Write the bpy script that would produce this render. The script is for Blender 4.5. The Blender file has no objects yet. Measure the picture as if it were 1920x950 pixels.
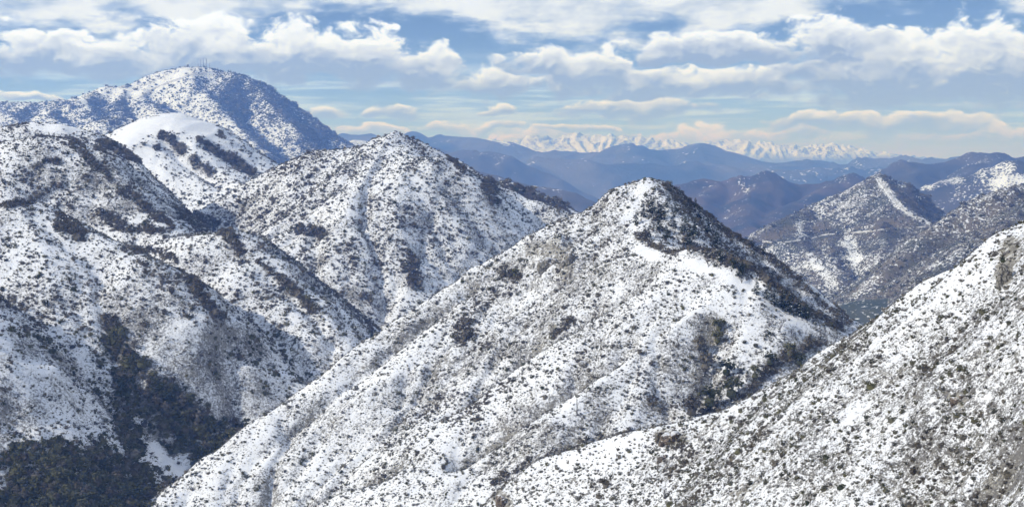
import bpy, bmesh, math, random
import numpy as np
from mathutils import Vector, Matrix

random.seed(7)
RNG = np.random.default_rng(7)
rad = math.radians
sc = bpy.context.scene
COL = sc.collection

# ------------------------------------------------------------------ camera
W, H, F, HOR = 1920.0, 950.0, 2637.0, 300.0        # photo size, focal length in px, horizon row
PITCH = math.atan((H / 2 - HOR) / F)
cam_d = bpy.data.cameras.new('camera')
cam_d.sensor_width = 36.0
cam_d.lens = 36.0 * F / W
cam_d.clip_start = 1.0
cam_d.clip_end = 300000.0
cam = bpy.data.objects.new('camera', cam_d)
COL.objects.link(cam)
cam.rotation_euler = (math.pi / 2 - PITCH, 0, 0)
sc.camera = cam

# ------------------------------------------------------------------ light
HAZE = 1.0e-4                                       # extinction of the air per metre
SUN_EL, SUN_AZ = rad(33), rad(74)                   # azimuth counted from straight behind the camera to the left
to_sun = Vector((-math.cos(SUN_EL) * math.sin(SUN_AZ), -math.cos(SUN_EL) * math.cos(SUN_AZ), math.sin(SUN_EL)))
sun_d = bpy.data.lights.new('sun', 'SUN')
sun_d.energy = 3.15
sun_d.angle = rad(0.5)
sun_d.color = (1.0, 0.965, 0.915)
sun = bpy.data.objects.new('sun', sun_d)
sun.rotation_euler = to_sun.to_track_quat('Z', 'Y').to_euler()
COL.objects.link(sun)

sc.view_settings.view_transform = 'Standard'
sc.view_settings.look = 'None'
sc.view_settings.gamma = 1.0
sc.view_settings.use_curve_mapping = False
sc.view_settings.exposure = 0.10
sc.cycles.use_denoising = True
sc.cycles.use_adaptive_sampling = True
sc.cycles.adaptive_threshold = .02
sc.cycles.max_bounces = 5
sc.cycles.diffuse_bounces = 3
sc.cycles.volume_bounces = 1


class NT:
    """small helper to write node trees as expressions"""
    def __init__(self, tree):
        self.t = tree

    def node(self, kind, **kw):
        n = self.t.nodes.new(kind)
        for k, v in kw.items():
            setattr(n, k, v)
        return n

    def plug(self, sock, v):
        if v is None:
            return
        if isinstance(v, bpy.types.NodeSocket):
            self.t.links.new(v, sock)
        else:
            if hasattr(sock.default_value, '__len__') and not hasattr(v, '__len__'):
                v = (v,) * len(sock.default_value)
            elif hasattr(sock.default_value, '__len__') and len(sock.default_value) == 4 and len(v) == 3:
                v = tuple(v) + (1.0,)
            sock.default_value = v

    def m(self, op, a, b=None, c=None, clamp=False):
        n = self.node('ShaderNodeMath', operation=op, use_clamp=clamp)
        for i, v in enumerate((a, b, c)):
            if v is not None:
                self.plug(n.inputs[i], v)
        return n.outputs[0]

    def vec(self, x, y, z=0.0):
        n = self.node('ShaderNodeCombineXYZ')
        for i, v in enumerate((x, y, z)):
            self.plug(n.inputs[i], v)
        return n.outputs[0]

    def vm(self, op, a, b=None):
        n = self.node('ShaderNodeVectorMath', operation=op)
        self.plug(n.inputs[0], a)
        if b is not None:
            self.plug(n.inputs[1], b)
        return n.outputs[0]

    def sep(self, v):
        n = self.node('ShaderNodeSeparateXYZ')
        self.plug(n.inputs[0], v)
        return n.outputs

    def noise(self, v, scale, detail=4, rough=0.5, dist=0.0, lac=2.0, color=False):
        n = self.node('ShaderNodeTexNoise')
        self.plug(n.inputs['Vector'], v)
        n.inputs['Scale'].default_value = scale
        n.inputs['Detail'].default_value = detail
        n.inputs['Roughness'].default_value = rough
        n.inputs['Lacunarity'].default_value = lac
        n.inputs['Distortion'].default_value = dist
        return n.outputs['Color' if color else 'Fac']

    def voronoi(self, v, scale, feature='F1', smooth=None, out='Distance'):
        n = self.node('ShaderNodeTexVoronoi', feature=feature)
        self.plug(n.inputs['Vector'], v)
        n.inputs['Scale'].default_value = scale
        if smooth is not None:
            n.inputs['Smoothness'].default_value = smooth
        return n.outputs[out]

    def ss(self, v, lo, hi, a=0.0, b=1.0):
        n = self.node('ShaderNodeMapRange', interpolation_type='SMOOTHSTEP')
        for i, x in enumerate((v, lo, hi, a, b)):
            self.plug(n.inputs[i], x)
        return n.outputs[0]

    def mix(self, f, a, b):
        n = self.node('ShaderNodeMix', data_type='RGBA')
        self.plug(n.inputs[0], f)
        self.plug(n.inputs[6], a)
        self.plug(n.inputs[7], b)
        return n.outputs[2]

    def attr(self, name):
        return self.node('ShaderNodeAttribute', attribute_name=name).outputs['Fac']


# ------------------------------------------------------------------ sky with clouds
def build_world():
    w = bpy.data.worlds.new('World')
    sc.world = w
    w.use_nodes = True
    w.cycles.sampling_method = 'NONE'
    w.node_tree.nodes.clear()
    n = NT(w.node_tree)
    sky = n.node('ShaderNodeTexSky', sky_type='NISHITA')
    sky.sun_disc = False
    sky.sun_elevation = SUN_EL
    sky.sun_rotation = math.atan2(to_sun.x, to_sun.y)
    sky.altitude = 1500
    sky.air_density = 0.28
    sky.dust_density = 0.0
    sky.ozone_density = 1.6
    bg_sky = n.node('ShaderNodeBackground')
    n.plug(bg_sky.inputs[0], sky.outputs[0])
    bg_sky.inputs[1].default_value = 0.125
    d = n.vm('NORMALIZE', n.node('ShaderNodeTexCoord').outputs['Generated'])
    x, y, z = n.sep(d)
    u = n.m('MULTIPLY', n.m('ARCTAN2', x, y), 57.2958)
    v = n.m('MULTIPLY', n.m('ARCSINE', z), 57.2958)
    K = .0217                                     # degrees per photo pixel

    def deg(px, py):
        return (math.degrees(math.atan((px - 960) / F)), math.degrees(math.atan((HOR - py) / F)))

    def n2(uu, vv, seed, scale, detail, rough, kind='FBM', color=False):
        t = n.node('ShaderNodeTexNoise', noise_dimensions='2D', noise_type=kind)
        n.plug(t.inputs['Vector'], n.vec(n.m('ADD', uu, seed), vv))
        t.inputs['Scale'].default_value = scale
        t.inputs['Detail'].default_value = detail
        t.inputs['Roughness'].default_value = rough
        return t.outputs['Color' if color else 'Fac']

    # cumulus banks: centre column, base row, half width, height, strength (photo pixels)
    banks = [(90, 158, 120, 88, 1.0), (215, 165, 95, 95, .9), (400, 172, 150, 128, 1.0), (560, 165, 110, 112, .95), (690, 172, 120, 118, 1.0),
             (800, 172, 70, 90, .9), (915, 188, 90, 66, .95), (1010, 150, 95, 62, .85), (1120, 178, 110, 82, .85), (1330, 132, 140, 66, 1.2),
             (1260, 188, 300, 66, .85), (1570, 140, 105, 98, 1.0), (1650, 205, 190, 140, 1.0), (1830, 215, 150, 160, 1.0),
             (745, 228, 60, 42, .8), (625, 236, 50, 46, .6), (930, 218, 60, 32, .8), (1180, 226, 170, 56, .85),
             (1640, 262, 190, 60, .85), (60, 194, 44, 20, .8), (1850, 290, 150, 70, .85), (1080, 262, 120, 24, .6), (700, 268, 120, 30, .8), (880, 254, 110, 26, .75), (1000, 280, 140, 32, .85),
             (1310, 282, 150, 40, .85), (1460, 272, 130, 36, .8), (1560, 246, 120, 36, .8), (1730, 252, 150, 44, .85)]
    roofs = [(100, 75, 380, 100), (420, 62, 260, 80), (640, 36, 220, 60), (860, 50, 220, 70), (1080, 96, 260, 100), (1360, 76, 270, 90), (1560, 34, 130, 50), (1920, 60, 100, 90)]
    wob = n2(u, n.m('MULTIPLY', v, 2.0), 3.1, .45, 2, .5, color=True)
    wx, wy, _ = n.sep(wob)
    u1 = n.m('ADD', u, n.m('MULTIPLY_ADD', wx, 2.6, -1.3))
    v1 = n.m('ADD', v, n.m('MULTIPLY_ADD', wy, 1.2, -.6))

    def bank(cu, cv, a, bt, bb, k, uu, vv):
        du = n.m('DIVIDE', n.m('SUBTRACT', uu, cu), a)
        dv = n.m('SUBTRACT', vv, cv)
        q = n.m('MAXIMUM', n.m('DIVIDE', dv, bt), n.m('DIVIDE', dv, -bb))
        return n.m('SUBTRACT', k, n.m('MULTIPLY_ADD', du, du, n.m('MULTIPLY', q, q))), n.m('DIVIDE', dv, bt)
    M, Hh = None, None
    for cx, base, hw, ht, k in banks:
        cu, cv = deg(cx, base - ht * .3)
        b, hgt = bank(cu, cv, hw * K * 1.12, ht * .74 * K, ht * .34 * K, k, u1, v1)
        if M is None:
            M, Hh = b, hgt
        else:
            g = n.ss(n.m('SUBTRACT', b, M), -.25, .25)
            Hh = n.m('ADD', Hh, n.m('MULTIPLY', g, n.m('SUBTRACT', hgt, Hh)))
            M = n.m('SMOOTH_MAX', M, b, .2)
    R = None
    for cx, base, hw, ht in roofs:
        cu, cv = deg(cx, base - ht)
        b, _ = bank(cu, cv, hw * K * 1.1, ht * 1.6 * K, ht * .95 * K, .9, u1, v1)
        R = b if R is None else n.m('SMOOTH_MAX', R, b, .3)
    # the same broken weather goes on over the rest of the dome
    gen = n2(n.m('MULTIPLY', u, .06), n.m('MULTIPLY', v, .16), 8.0, 1.0, 3, .55)
    gen = n.m('MULTIPLY_ADD', gen, 5.0, -2.3)
    out = n.m('MAXIMUM', n.ss(n.m('ABSOLUTE', u), 21.5, 26.0), n.ss(v, 7.0, 10.0))
    gen = n.m('SUBTRACT', gen, n.m('MULTIPLY_ADD', out, -3.0, 3.0))
    R = n.m('SMOOTH_MAX', R, gen, .3)

    u2 = n.m('ADD', u, n.m('MULTIPLY', wx, .9))
    v2 = n.m('ADD', v, n.m('MULTIPLY', wy, .4))

    def puff(du, dv):
        uu, vv = n.m('ADD', u2, du), n.m('MULTIPLY', n.m('ADD', v2, dv), 1.6)
        a = n2(uu, vv, 1.7, .60, 5, .52)
        b = n2(uu, vv, 7.7, .95, 3, .5)
        b = n.m('ABSOLUTE', n.m('MULTIPLY_ADD', b, 2.0, -1.0))
        return n.m('ADD', n.m('MULTIPLY_ADD', a, 2.2, -1.1), n.m('MULTIPLY_ADD', b, 1.5, -.3))
    d0 = puff(0.0, 0.0)
    d1 = puff(-.13, .17)
    dens = n.m('ADD', M, n.m('MULTIPLY', d0, .62))
    soft = n2(n.m('MULTIPLY', u, .34), v, 5.0, 1.0, 5, .58)
    roof = n.m('ADD', R, n.m('MULTIPLY_ADD', soft, 2.6, -1.25))
    a_c = n.ss(dens, -.18, n.ss(Hh, -.6, .7, .85, .30))
    a_r = n.ss(roof, -.35, .65)
    veil = n2(n.m('MULTIPLY', u, .13), n.m('MULTIPLY', v, 1.9), 2.0, 1.3, 6, .6)
    a_v = n.m('MULTIPLY', n.ss(veil, .26, .52), n.ss(v, 4.8, 2.6, 0.0, .97))
    relief = n.m('SUBTRACT', d0, d1)
    lit = n.m('MULTIPLY_ADD', relief, .40, n.ss(Hh, -.25, .90, -.06, .92))
    lit = n.m('ADD', lit, n.ss(dens, .9, .15, -.12, .12), clamp=True)
    c_c = n.mix(lit, (.27, .36, .57), (.90, .99, 1.20))
    c_r = n.mix(n.ss(soft, .32, .64), (.45, .55, .74), (.76, .84, 1.0))
    c_v = n.mix(n.ss(veil, .40, .66), (.26, .42, .74), (.54, .72, 1.1))
    cc = n.mix(a_c, n.mix(a_r, c_v, c_r), c_c)
    bg_c = n.node('ShaderNodeBackground')
    n.plug(bg_c.inputs[0], cc)
    bg_c.inputs[1].default_value = 1.08
    one = n.m('MULTIPLY', n.m('SUBTRACT', 1.0, a_c), n.m('SUBTRACT', 1.0, a_r))
    one = n.m('MULTIPLY', one, n.m('SUBTRACT', 1.0, a_v))
    alpha = n.m('SUBTRACT', 1.0, one)
    mixn = n.node('ShaderNodeMixShader')
    n.plug(mixn.inputs[0], alpha)
    w.node_tree.links.new(bg_sky.outputs[0], mixn.inputs[1])
    w.node_tree.links.new(bg_c.outputs[0], mixn.inputs[2])
    o = n.node('ShaderNodeOutputWorld')
    w.node_tree.links.new(mixn.outputs[0], o.inputs[0])

build_world()

# ------------------------------------------------------------------ pixels and ground
CP, SP = math.cos(PITCH), math.sin(PITCH)


def ray(px, py):
    X, Y = (px - W / 2) / F, (H / 2 - py) / F
    d = np.array([X, CP + Y * SP, -SP + Y * CP])
    return d / d[1]


def at(px, py, D):
    return ray(px, py) * D


def project(x, y, z):
    f = y * CP - z * SP
    up = y * SP + z * CP
    return W / 2 + F * x / f, H / 2 - F * up / f


# gradient noise in numpy
_perm = np.random.default_rng(3).permutation(4096)
_ang = np.random.default_rng(4).random(4096) * 2 * math.pi
_gx, _gy = np.cos(_ang), np.sin(_ang)


def perlin(x, y, seed=0):
    x = np.asarray(x, float) + seed * 17.31
    y = np.asarray(y, float) - seed * 9.77
    xi, yi = np.floor(x).astype(int), np.floor(y).astype(int)
    xf, yf = x - xi, y - yi

    def g(ix, iy, dx, dy):
        h = _perm[(_perm[ix & 4095] + iy) & 4095]
        return _gx[h] * dx + _gy[h] * dy
    u = xf * xf * xf * (xf * (xf * 6 - 15) + 10)
    v = yf * yf * yf * (yf * (yf * 6 - 15) + 10)
    a = g(xi, yi, xf, yf) * (1 - u) + g(xi + 1, yi, xf - 1, yf) * u
    b = g(xi, yi + 1, xf, yf - 1) * (1 - u) + g(xi + 1, yi + 1, xf - 1, yf - 1) * u
    return (a * (1 - v) + b * v) * 1.5


def fbm(x, y, oct=4, seed=0, gain=.5, ridged=False):
    s, a, t = 0, 1.0, 0
    for i in range(oct):
        p = perlin(x * 2 ** i, y * 2 ** i, seed + i)
        if ridged:
            p = 1 - 2 * np.abs(p)
        s = s + a * p
        t += a
        a *= gain
    return s / t


def smax(a, b, k):
    h = np.maximum(k - np.abs(a - b), 0) / k
    return np.maximum(a, b) + h * h * k * .25


def poly_dist(pts, x, y):
    """distance to a 2-D polyline and the position along it (0..1)"""
    best = np.full(x.shape, 1e18)
    par = np.zeros(x.shape)
    n = len(pts) - 1
    for i in range(n):
        ax, ay = pts[i][:2]
        bx, by = pts[i + 1][:2]
        ex, ey = bx - ax, by - ay
        L2 = ex * ex + ey * ey + 1e-9
        t = np.clip(((x - ax) * ex + (y - ay) * ey) / L2, 0, 1)
        d = (x - ax - t * ex) ** 2 + (y - ay - t * ey) ** 2
        m = d < best
        best = np.where(m, d, best)
        par = np.where(m, (i + t) / n, par)
    return np.sqrt(best), par


class Ridge:
    """a crest in space with a slope on either side: sl left of its direction, sr right of it"""
    def __init__(self, pts, sl, sr, rnd=12.0, end=.55):
        self.p = [at(*p) if p[0] != 'w' else np.array(p[1:], float) for p in pts]
        self.sl, self.sr, self.r, self.end = sl, sr, rnd, end

    def h(self, x, y):
        out, ws = None, 0.0
        last = len(self.p) - 2
        for i, (a, b) in enumerate(zip(self.p[:-1], self.p[1:])):
            ex, ey = b[0] - a[0], b[1] - a[1]
            L = math.hypot(ex, ey) + 1e-9
            tr = ((x - a[0]) * ex + (y - a[1]) * ey) / (L * L)
            t = np.clip(tr, 0, 1)
            dx, dy = x - a[0] - t * ex, y - a[1] - t * ey
            d = np.sqrt(dx * dx + dy * dy)
            side = (ex * dy - ey * dx) / L / (d + 1.0)          # >0: left of the direction
            s = self.sr + (self.sl - self.sr) * (side * .5 + .5)
            z = a[2] + t * (b[2] - a[2]) - s * (np.sqrt(d * d + self.r ** 2) - self.r)
            # past its ends a crest drops away more steeply
            if i == 0:
                z = z - self.end * np.clip(-tr, 0, None) * L
            if i == last:
                z = z - self.end * np.clip(tr - 1, 0, None) * L
            w = 1.0 / (d * d + .05) ** 3
            out = out + w * z if out is not None else w * z
            ws = ws + w
        return out / ws


def blur(a, n):
    for _ in range(n):
        p = np.pad(a, 1, mode='edge')
        a = (p[:-2, 1:-1] + p[2:, 1:-1] + p[1:-1, :-2] + p[1:-1, 2:] + 2 * p[1:-1, 1:-1]) / 6
    return a


def drainage(Z, res):
    """area in square metres that drains through each cell"""
    ny, nx = Z.shape
    P_ = np.pad(Z, 1, constant_values=1e9)
    best = np.zeros((ny, nx))
    rec = np.arange(ny * nx).reshape(ny, nx).copy()
    me_ = rec.copy()
    for dy in (-1, 0, 1):
        for dx in (-1, 0, 1):
            if dy or dx:
                dz = (Z - P_[1 + dy:1 + dy + ny, 1 + dx:1 + dx + nx]) / math.hypot(dx, dy)
                k = dz > best
                best = np.where(k, dz, best)
                rec = np.where(k, me_ + dy * nx + dx, rec)
    order = np.argsort(-Z.ravel()).tolist()
    rec = rec.ravel().tolist()
    acc = [1.0] * (ny * nx)
    for i in order:
        r_ = rec[i]
        if r_ != i:
            acc[r_] += acc[i]
    return np.array(acc).reshape(ny, nx) * res * res


class Hill:
    def __init__(self, name, ridges, box, res, k=10, creases=(), grain=None, noise=(2.5, 60), fine=(.5, 9), seed=1, floor=None, cg=1.0, gully=None):
        self.name, self.ridges, self.box, self.res, self.k = name, ridges, box, res, k
        self.grain, self.noise, self.fine, self.seed = grain, noise, fine, seed
        self.floor = floor
        self.cr = []
        self.make_grid()
        for c in creases:
            pts = c[0]
            fine_pts = []
            for a, b in zip(pts[:-1], pts[1:]):
                m = max(1, int(math.hypot(b[0] - a[0], b[1] - a[1]) / 25))
                for i in range(m):
                    t = i / m
                    fine_pts.append((a[0] + (b[0] - a[0]) * t, a[1] + (b[1] - a[1]) * t))
            fine_pts.append(pts[-1])
            w = [self.cast(*q) for q in fine_pts]
            w = [q for q in w if q is not None]
            if len(w) > 1:
                self.cr.append((w, c[1], c[2]))
        if self.cr:
            X, Y = np.meshgrid(self.gx, self.gy)
            for w, amp, wid in self.cr:
                d, t = poly_dist(w, X, Y)
                self.Z += cg * amp * np.exp(-d / wid) * np.clip(np.minimum(t, 1 - t) * 6 + .25, 0, 1)

        # running water has cut branching gullies
        self.wet = np.zeros_like(self.Z)
        if gully:
            depth, a0 = gully
            for rep in range(2):
                acc = drainage(self.Z + .35 * self.res * np.random.default_rng(self.seed).random(self.Z.shape), self.res)
                c = np.clip(np.log10(np.maximum(acc, 1) / a0) / 2.0, 0, 1.15)
                c = .45 * blur(c, 2) + .7 * blur(c, 8) + .7 * blur(c, 30) + .7 * blur(c, 110)
                self.Z = self.Z - depth * c * (.6 if rep else .7)
                self.wet = np.maximum(self.wet, c)

    def base(self, x, y):
        z = None
        for r in self.ridges:
            h = r.h(x, y)
            z = h if z is None else smax(z, h, self.k)
        if self.floor is not None:
            z = smax(z, np.full_like(z, self.floor), 30)
        s = self.seed
        a, l = self.noise
        wx = x + l * .5 * perlin(x / l * .7, y / l * .7, s + 31)
        wy = y + l * .5 * perlin(x / l * .7, y / l * .7, s + 47)
        z = z + a * fbm(wx / l, wy / l, 4, s, .5)
        if self.grain:
            ang, amp, lam, stretch = self.grain
            c, sn = math.cos(rad(ang)), math.sin(rad(ang))
            q = (wx * -sn + wy * c) / lam
            p = (wx * c + wy * sn) / (lam * stretch)
            z = z + amp * fbm(q, p, 3, s + 9, .55, ridged=True)
        fa, fl = self.fine
        z = z + fa * fbm(x / fl, y / fl, 3, s + 21, .6)
        return z

    def make_grid(self):
        x0, x1, y0, y1 = self.box
        self.gx = np.arange(x0, x1 + self.res, self.res)
        self.gy = np.arange(y0, y1 + self.res, self.res)
        X, Y = np.meshgrid(self.gx, self.gy)
        self.Z = self.base(X, Y)

    def height(self, x, y):
        """bilinear height; -inf outside the hill's own area"""
        x, y = np.asarray(x, float), np.asarray(y, float)
        fx = (x - self.gx[0]) / self.res
        fy = (y - self.gy[0]) / self.res
        ok = (fx >= 0) & (fy >= 0) & (fx < len(self.gx) - 1) & (fy < len(self.gy) - 1)
        ix = np.clip(fx.astype(int), 0, len(self.gx) - 2)
        iy = np.clip(fy.astype(int), 0, len(self.gy) - 2)
        tx, ty = fx - ix, fy - iy
        Z = self.Z
        z = (Z[iy, ix] * (1 - tx) + Z[iy, ix + 1] * tx) * (1 - ty) + (Z[iy + 1, ix] * (1 - tx) + Z[iy + 1, ix + 1] * tx) * ty
        return np.where(ok, z, -1e9)

    def wetness(self, x, y):
        ix = np.clip(((x - self.gx[0]) / self.res).astype(int), 0, len(self.gx) - 1)
        iy = np.clip(((y - self.gy[0]) / self.res).astype(int), 0, len(self.gy) - 1)
        return self.wet[iy, ix]

    def cast(self, px, py):
        d = ray(px, py)
        D = np.linspace(max(self.box[2], 1), self.box[3], 1600)
        z = self.height(d[0] * D, D)
        hit = np.nonzero(d[2] * D < z)[0]
        if len(hit) == 0:
            return None
        i = hit[0]
        if i == 0:
            Dm = D[0]
        else:
            g0 = d[2] * D[i - 1] - z[i - 1]
            g1 = d[2] * D[i] - z[i]
            Dm = D[i] if g0 > 1e6 else D[i - 1] + (D[i] - D[i - 1]) * g0 / (g0 - g1 + 1e-9)
        return np.array([d[0] * Dm, Dm, d[2] * Dm])


HILLS = {}


def hill(key, *a, **k):
    HILLS[key] = Hill(*a, **k)


# near spur on the right, falling from the upper right to the lower left
hill('A', 'near_hillside', [Ridge([('w', 230, 190, 95), (1920, 426, 330), (1800, 503, 345), (1700, 571, 362), (1600, 632, 378), (1500, 695, 393), (1400, 748, 405), (1330, 781, 413), (1270, 800, 420), (1200, 811, 426), (1130, 828, 432), (1060, 850, 436), (1000, 872, 440), (940, 915, 443), (890, 960, 446), (700, 1150, 450)], .50, .75, 6)],
     (-130, 270, 90, 540), 1.15, k=6, grain=(232, .9, 30, 4), noise=(1.6, 45), fine=(.35, 5), seed=5, gully=(3.4, 50),
     creases=[([(1900, 770), (1830, 800), (1740, 850), (1640, 900)], -2.0, 5), ([(1920, 850), (1860, 905), (1800, 945)], -2.5, 6),
              ([(1890, 470), (1870, 560), (1800, 680), (1700, 760)], 1.6, 9), ([(1560, 690), (1480, 780), (1400, 870)], -1.0, 7)])

# central hill with its peak, the long left crest, the right crest and the snowy south spur
hill('P', 'central_hill', [
    Ridge([(1210, 343, 880), (1150, 356, 876), (1100, 384, 872), (1000, 439, 862), (900, 500, 850), (850, 538, 842), (760, 600, 828), (700, 644, 818), (600, 714, 800), (500, 784, 780), (400, 854, 762), (300, 934, 742), (200, 1020, 725), (60, 1150, 700)], .30, .75, 9),
    Ridge([(1210, 343, 880), (1245, 345, 880), (1262, 355, 880), (1300, 388, 876), (1360, 428, 870), (1400, 452, 866), (1450, 483, 860), (1520, 540, 850), (1560, 575, 845), (1600, 607, 840), (1680, 680, 825), (1800, 800, 800)], .75, .62, 7),
    Ridge([(1205, 358, 872), (1215, 400, 840), (1222, 445, 800), (1250, 474, 770), (1290, 481, 742), (1350, 499, 728), (1400, 519, 716), (1440, 551, 706), (1500, 594, 698), (1580, 632, 690), (1660, 690, 670), (1760, 790, 640)], .62, .58, 9),
], (-430, 330, 400, 1120), 1.75, k=9, grain=(225, 2.0, 38, 4), noise=(6.5, 90), fine=(.5, 7), seed=11, cg=1.8, gully=(11.5, 90),
    creases=[([(1270, 478), (1300, 483), (1350, 499), (1400, 519), (1440, 551), (1500, 594), (1580, 632)], 3.0, 9),
             ([(1265, 487), (1180, 535), (1090, 585), (1000, 640), (920, 700), (800, 790)], -5, 12),
             ([(1240, 480), (1120, 520), (1010, 590), (880, 650), (740, 720), (600, 800)], 4, 16),
             ([(1200, 640), (1130, 690), (1050, 730), (940, 800), (820, 880)], -4, 11),
             ([(1440, 560), (1340, 580), (1240, 640), (1160, 700), (1060, 790), (960, 860)], 4, 18),
             ([(1330, 600), (1335, 680), (1290, 760)], -5, 14), ([(1480, 610), (1460, 660), (1380, 740)], 2.5, 10),
             ([(980, 470), (820, 580), (680, 690), (540, 800), (440, 880)], -2.2, 8),
             ([(1040, 440), (1060, 500), (1000, 540)], 4, 10), ([(760, 860), (640, 900), (540, 945)], -4, 10)])

# left hill
hill('L', 'left_hill', [
    Ridge([('w', -700, 1450, 60), (-150, 250, 1500), (0, 240, 1500), (60, 231, 1500), (110, 236, 1500), (170, 248, 1505), (205, 262, 1515), (235, 305, 1525)], .95, .40, 14, 2.0),
    Ridge([('w', -640, 1250, 30), (-120, 285, 1250), (0, 270, 1245), (80, 259, 1240), (150, 264, 1230), (195, 292, 1210), (245, 350, 1180), (285, 402, 1150), (335, 442, 1110), (440, 432, 1070), (500, 482, 1030), (560, 545, 990), (620, 612, 950), (660, 668, 930), (760, 800, 900)], .62, .48, 12),
    Ridge([('w', -560, 1020, 10), (-100, 380, 1020), (0, 382, 1010), (60, 378, 1005), (120, 415, 985), (200, 450, 960), (280, 490, 935), (350, 530, 915), (405, 590, 895), (440, 680, 880), (470, 790, 860)], .58, .46, 14),
    Ridge([('w', -380, 820, -60), (-120, 520, 820), (-40, 600, 800), (30, 690, 780), (90, 800, 760), (150, 900, 735), (200, 1000, 700)], .5, .4, 18),
], (-720, 120, 560, 1620), 2.5, k=12, grain=(300, 2.6, 55, 4), noise=(4.0, 90), fine=(.5, 8), seed=17, gully=(15.0, 250),
    creases=[([(425, 580), (428, 650), (434, 740), (440, 800)], -9, 12), ([(150, 330), (90, 360), (20, 390)], -4, 9),
             ([(110, 415), (170, 450), (215, 560), (215, 640), (300, 740), (390, 800)], -5, 22),
             ([(60, 420), (100, 560), (110, 720), (150, 820)], 5, 22), ([(480, 490), (530, 530), (592, 585), (640, 650)], -6, 12)])

# middle hill
hill('Q', 'middle_hill', [
    Ridge([(740, 258, 1560), (700, 267, 1560), (680, 277, 1560), (640, 284, 1560), (590, 287, 1565), (550, 298, 1570), (510, 318, 1570), (460, 345, 1560), (420, 370, 1545), (370, 400, 1520), (330, 430, 1500)], .42, .7, 12),
    Ridge([(740, 258, 1560), (780, 270, 1555), (820, 287, 1545), (860, 315, 1535), (910, 340, 1520), (960, 362, 1510), (1040, 391, 1490), (1080, 412, 1470), (1160, 460, 1450), (1300, 560, 1430)], .75, .40, 12),
    Ridge([(745, 262, 1556), (775, 300, 1490), (830, 300, 1470), (900, 345, 1440)], .5, .45, 12),
], (-560, 420, 900, 1800), 2.6, k=14, grain=(240, 3.2, 60, 3.5), noise=(3.4, 80), fine=(.55, 9), seed=23, cg=1.2, gully=(17.0, 250),
    creases=[([(730, 260), (690, 340), (640, 420), (600, 500), (570, 560)], 6, 22), ([(760, 300), (740, 400), (770, 500), (760, 580)], 5, 24),
             ([(680, 300), (600, 370), (540, 400), (480, 420)], 6, 18), ([(590, 400), (595, 500), (600, 590)], -7, 16),
             ([(650, 330), (620, 400), (560, 450)], 4, 22), ([(800, 300), (830, 380), (860, 450)], 4, 24), ([(850, 330), (800, 420), (780, 520)], -4, 20)])
hill('Q2', 'back_spur', [Ridge([(860, 300, 1900), (920, 338, 1880), (960, 343, 1870), (1000, 358, 1860), (1040, 372, 1850), (1066, 390, 1840), (1120, 420, 1820)], .7, .6, 12)],
     (-120, 160, 1650, 2050), 4, noise=(3, 60), seed=29)

# snowy knob behind the left hill
hill('K', 'snowy_knob', [
    Ridge([(60, 300, 2050), (140, 290, 2050), (200, 262, 2050), (240, 239, 2050), (290, 220, 2050), (340, 216, 2045), (390, 231, 2030), (430, 260, 2010), (470, 288, 1995), (510, 312, 1980), (580, 360, 1950), (700, 430, 1900)], .6, .27, 40),
    Ridge([(330, 217, 2040), (350, 250, 1960), (400, 310, 1880), (450, 350, 1800), (500, 385, 1720)], .42, .38, 25),
], (-760, 120, 1350, 2350), 4, k=16, grain=(285, 3.0, 60, 3), noise=(4, 120), fine=(.8, 14), seed=31, cg=1.5, gully=(10.0, 700),
    creases=[([(300, 250), (345, 290), (400, 330), (440, 352)], -8, 16), ([(380, 258), (430, 290), (480, 325)], -8, 14), ([(230, 270), (300, 330), (350, 370)], -4, 18)])

# tower mountain
hill('T', 'tower_mountain', [
    Ridge([(-260, 205, 6700), (-60, 196, 6800), (0, 193, 6850), (60, 195, 6880), (120, 190, 6920), (170, 172, 6960), (200, 167, 7000), (240, 165, 7020), (262, 153, 7060), (300, 137, 7100), (350, 126, 7120), (395, 131, 7120), (440, 140, 7110), (480, 155, 7090), (520, 178, 7060), (560, 206, 7020), (600, 236, 6960), (640, 262, 6900), (690, 285, 6800), (760, 330, 6700)], .6, .42, 40),
    Ridge([(345, 128, 7110), (375, 165, 6850), (410, 205, 6600), (450, 240, 6400), (500, 290, 6150), (540, 340, 6000)], .62, .48, 25),
    Ridge([(300, 140, 7090), (262, 180, 6850), (320, 215, 6500), (380, 260, 6200), (430, 310, 6000)], .60, .42, 25),
    Ridge([(200, 168, 6990), (150, 190, 6700), (180, 225, 6350), (230, 260, 6050)], .62, .42, 25),
    Ridge([(60, 196, 6870), (20, 215, 6550), (60, 250, 6150)], .6, .42, 25),
    Ridge([(470, 152, 7090), (520, 210, 6780), (570, 260, 6500), (610, 300, 6300)], .62, .5, 22),
    Ridge([(240, 166, 7010), (215, 195, 6700), (260, 235, 6350), (300, 270, 6100)], .6, .45, 20),
    Ridge([(120, 191, 6910), (95, 215, 6500), (130, 245, 6150)], .6, .45, 20),
    Ridge([(170, 235, 5600), (215, 222, 5600), (250, 232, 5580), (300, 260, 5550)], .5, .45, 30),
], (-3300, -400, 5000, 7500), 9.5, k=22, grain=(290, 5, 150, 3), noise=(26, 260), fine=(6, 45), seed=37, floor=-330, gully=(24, 4000))
hill('T2', 'back_ridge', [Ridge([(560, 280, 9500), (640, 268, 9500), (665, 262, 9500), (700, 268, 9500), (760, 290, 9500), (850, 330, 9400)], .5, .4, 60)],
     (-1700, 100, 8300, 10200), 22, noise=(18, 400), fine=(4, 60), seed=41)

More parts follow.
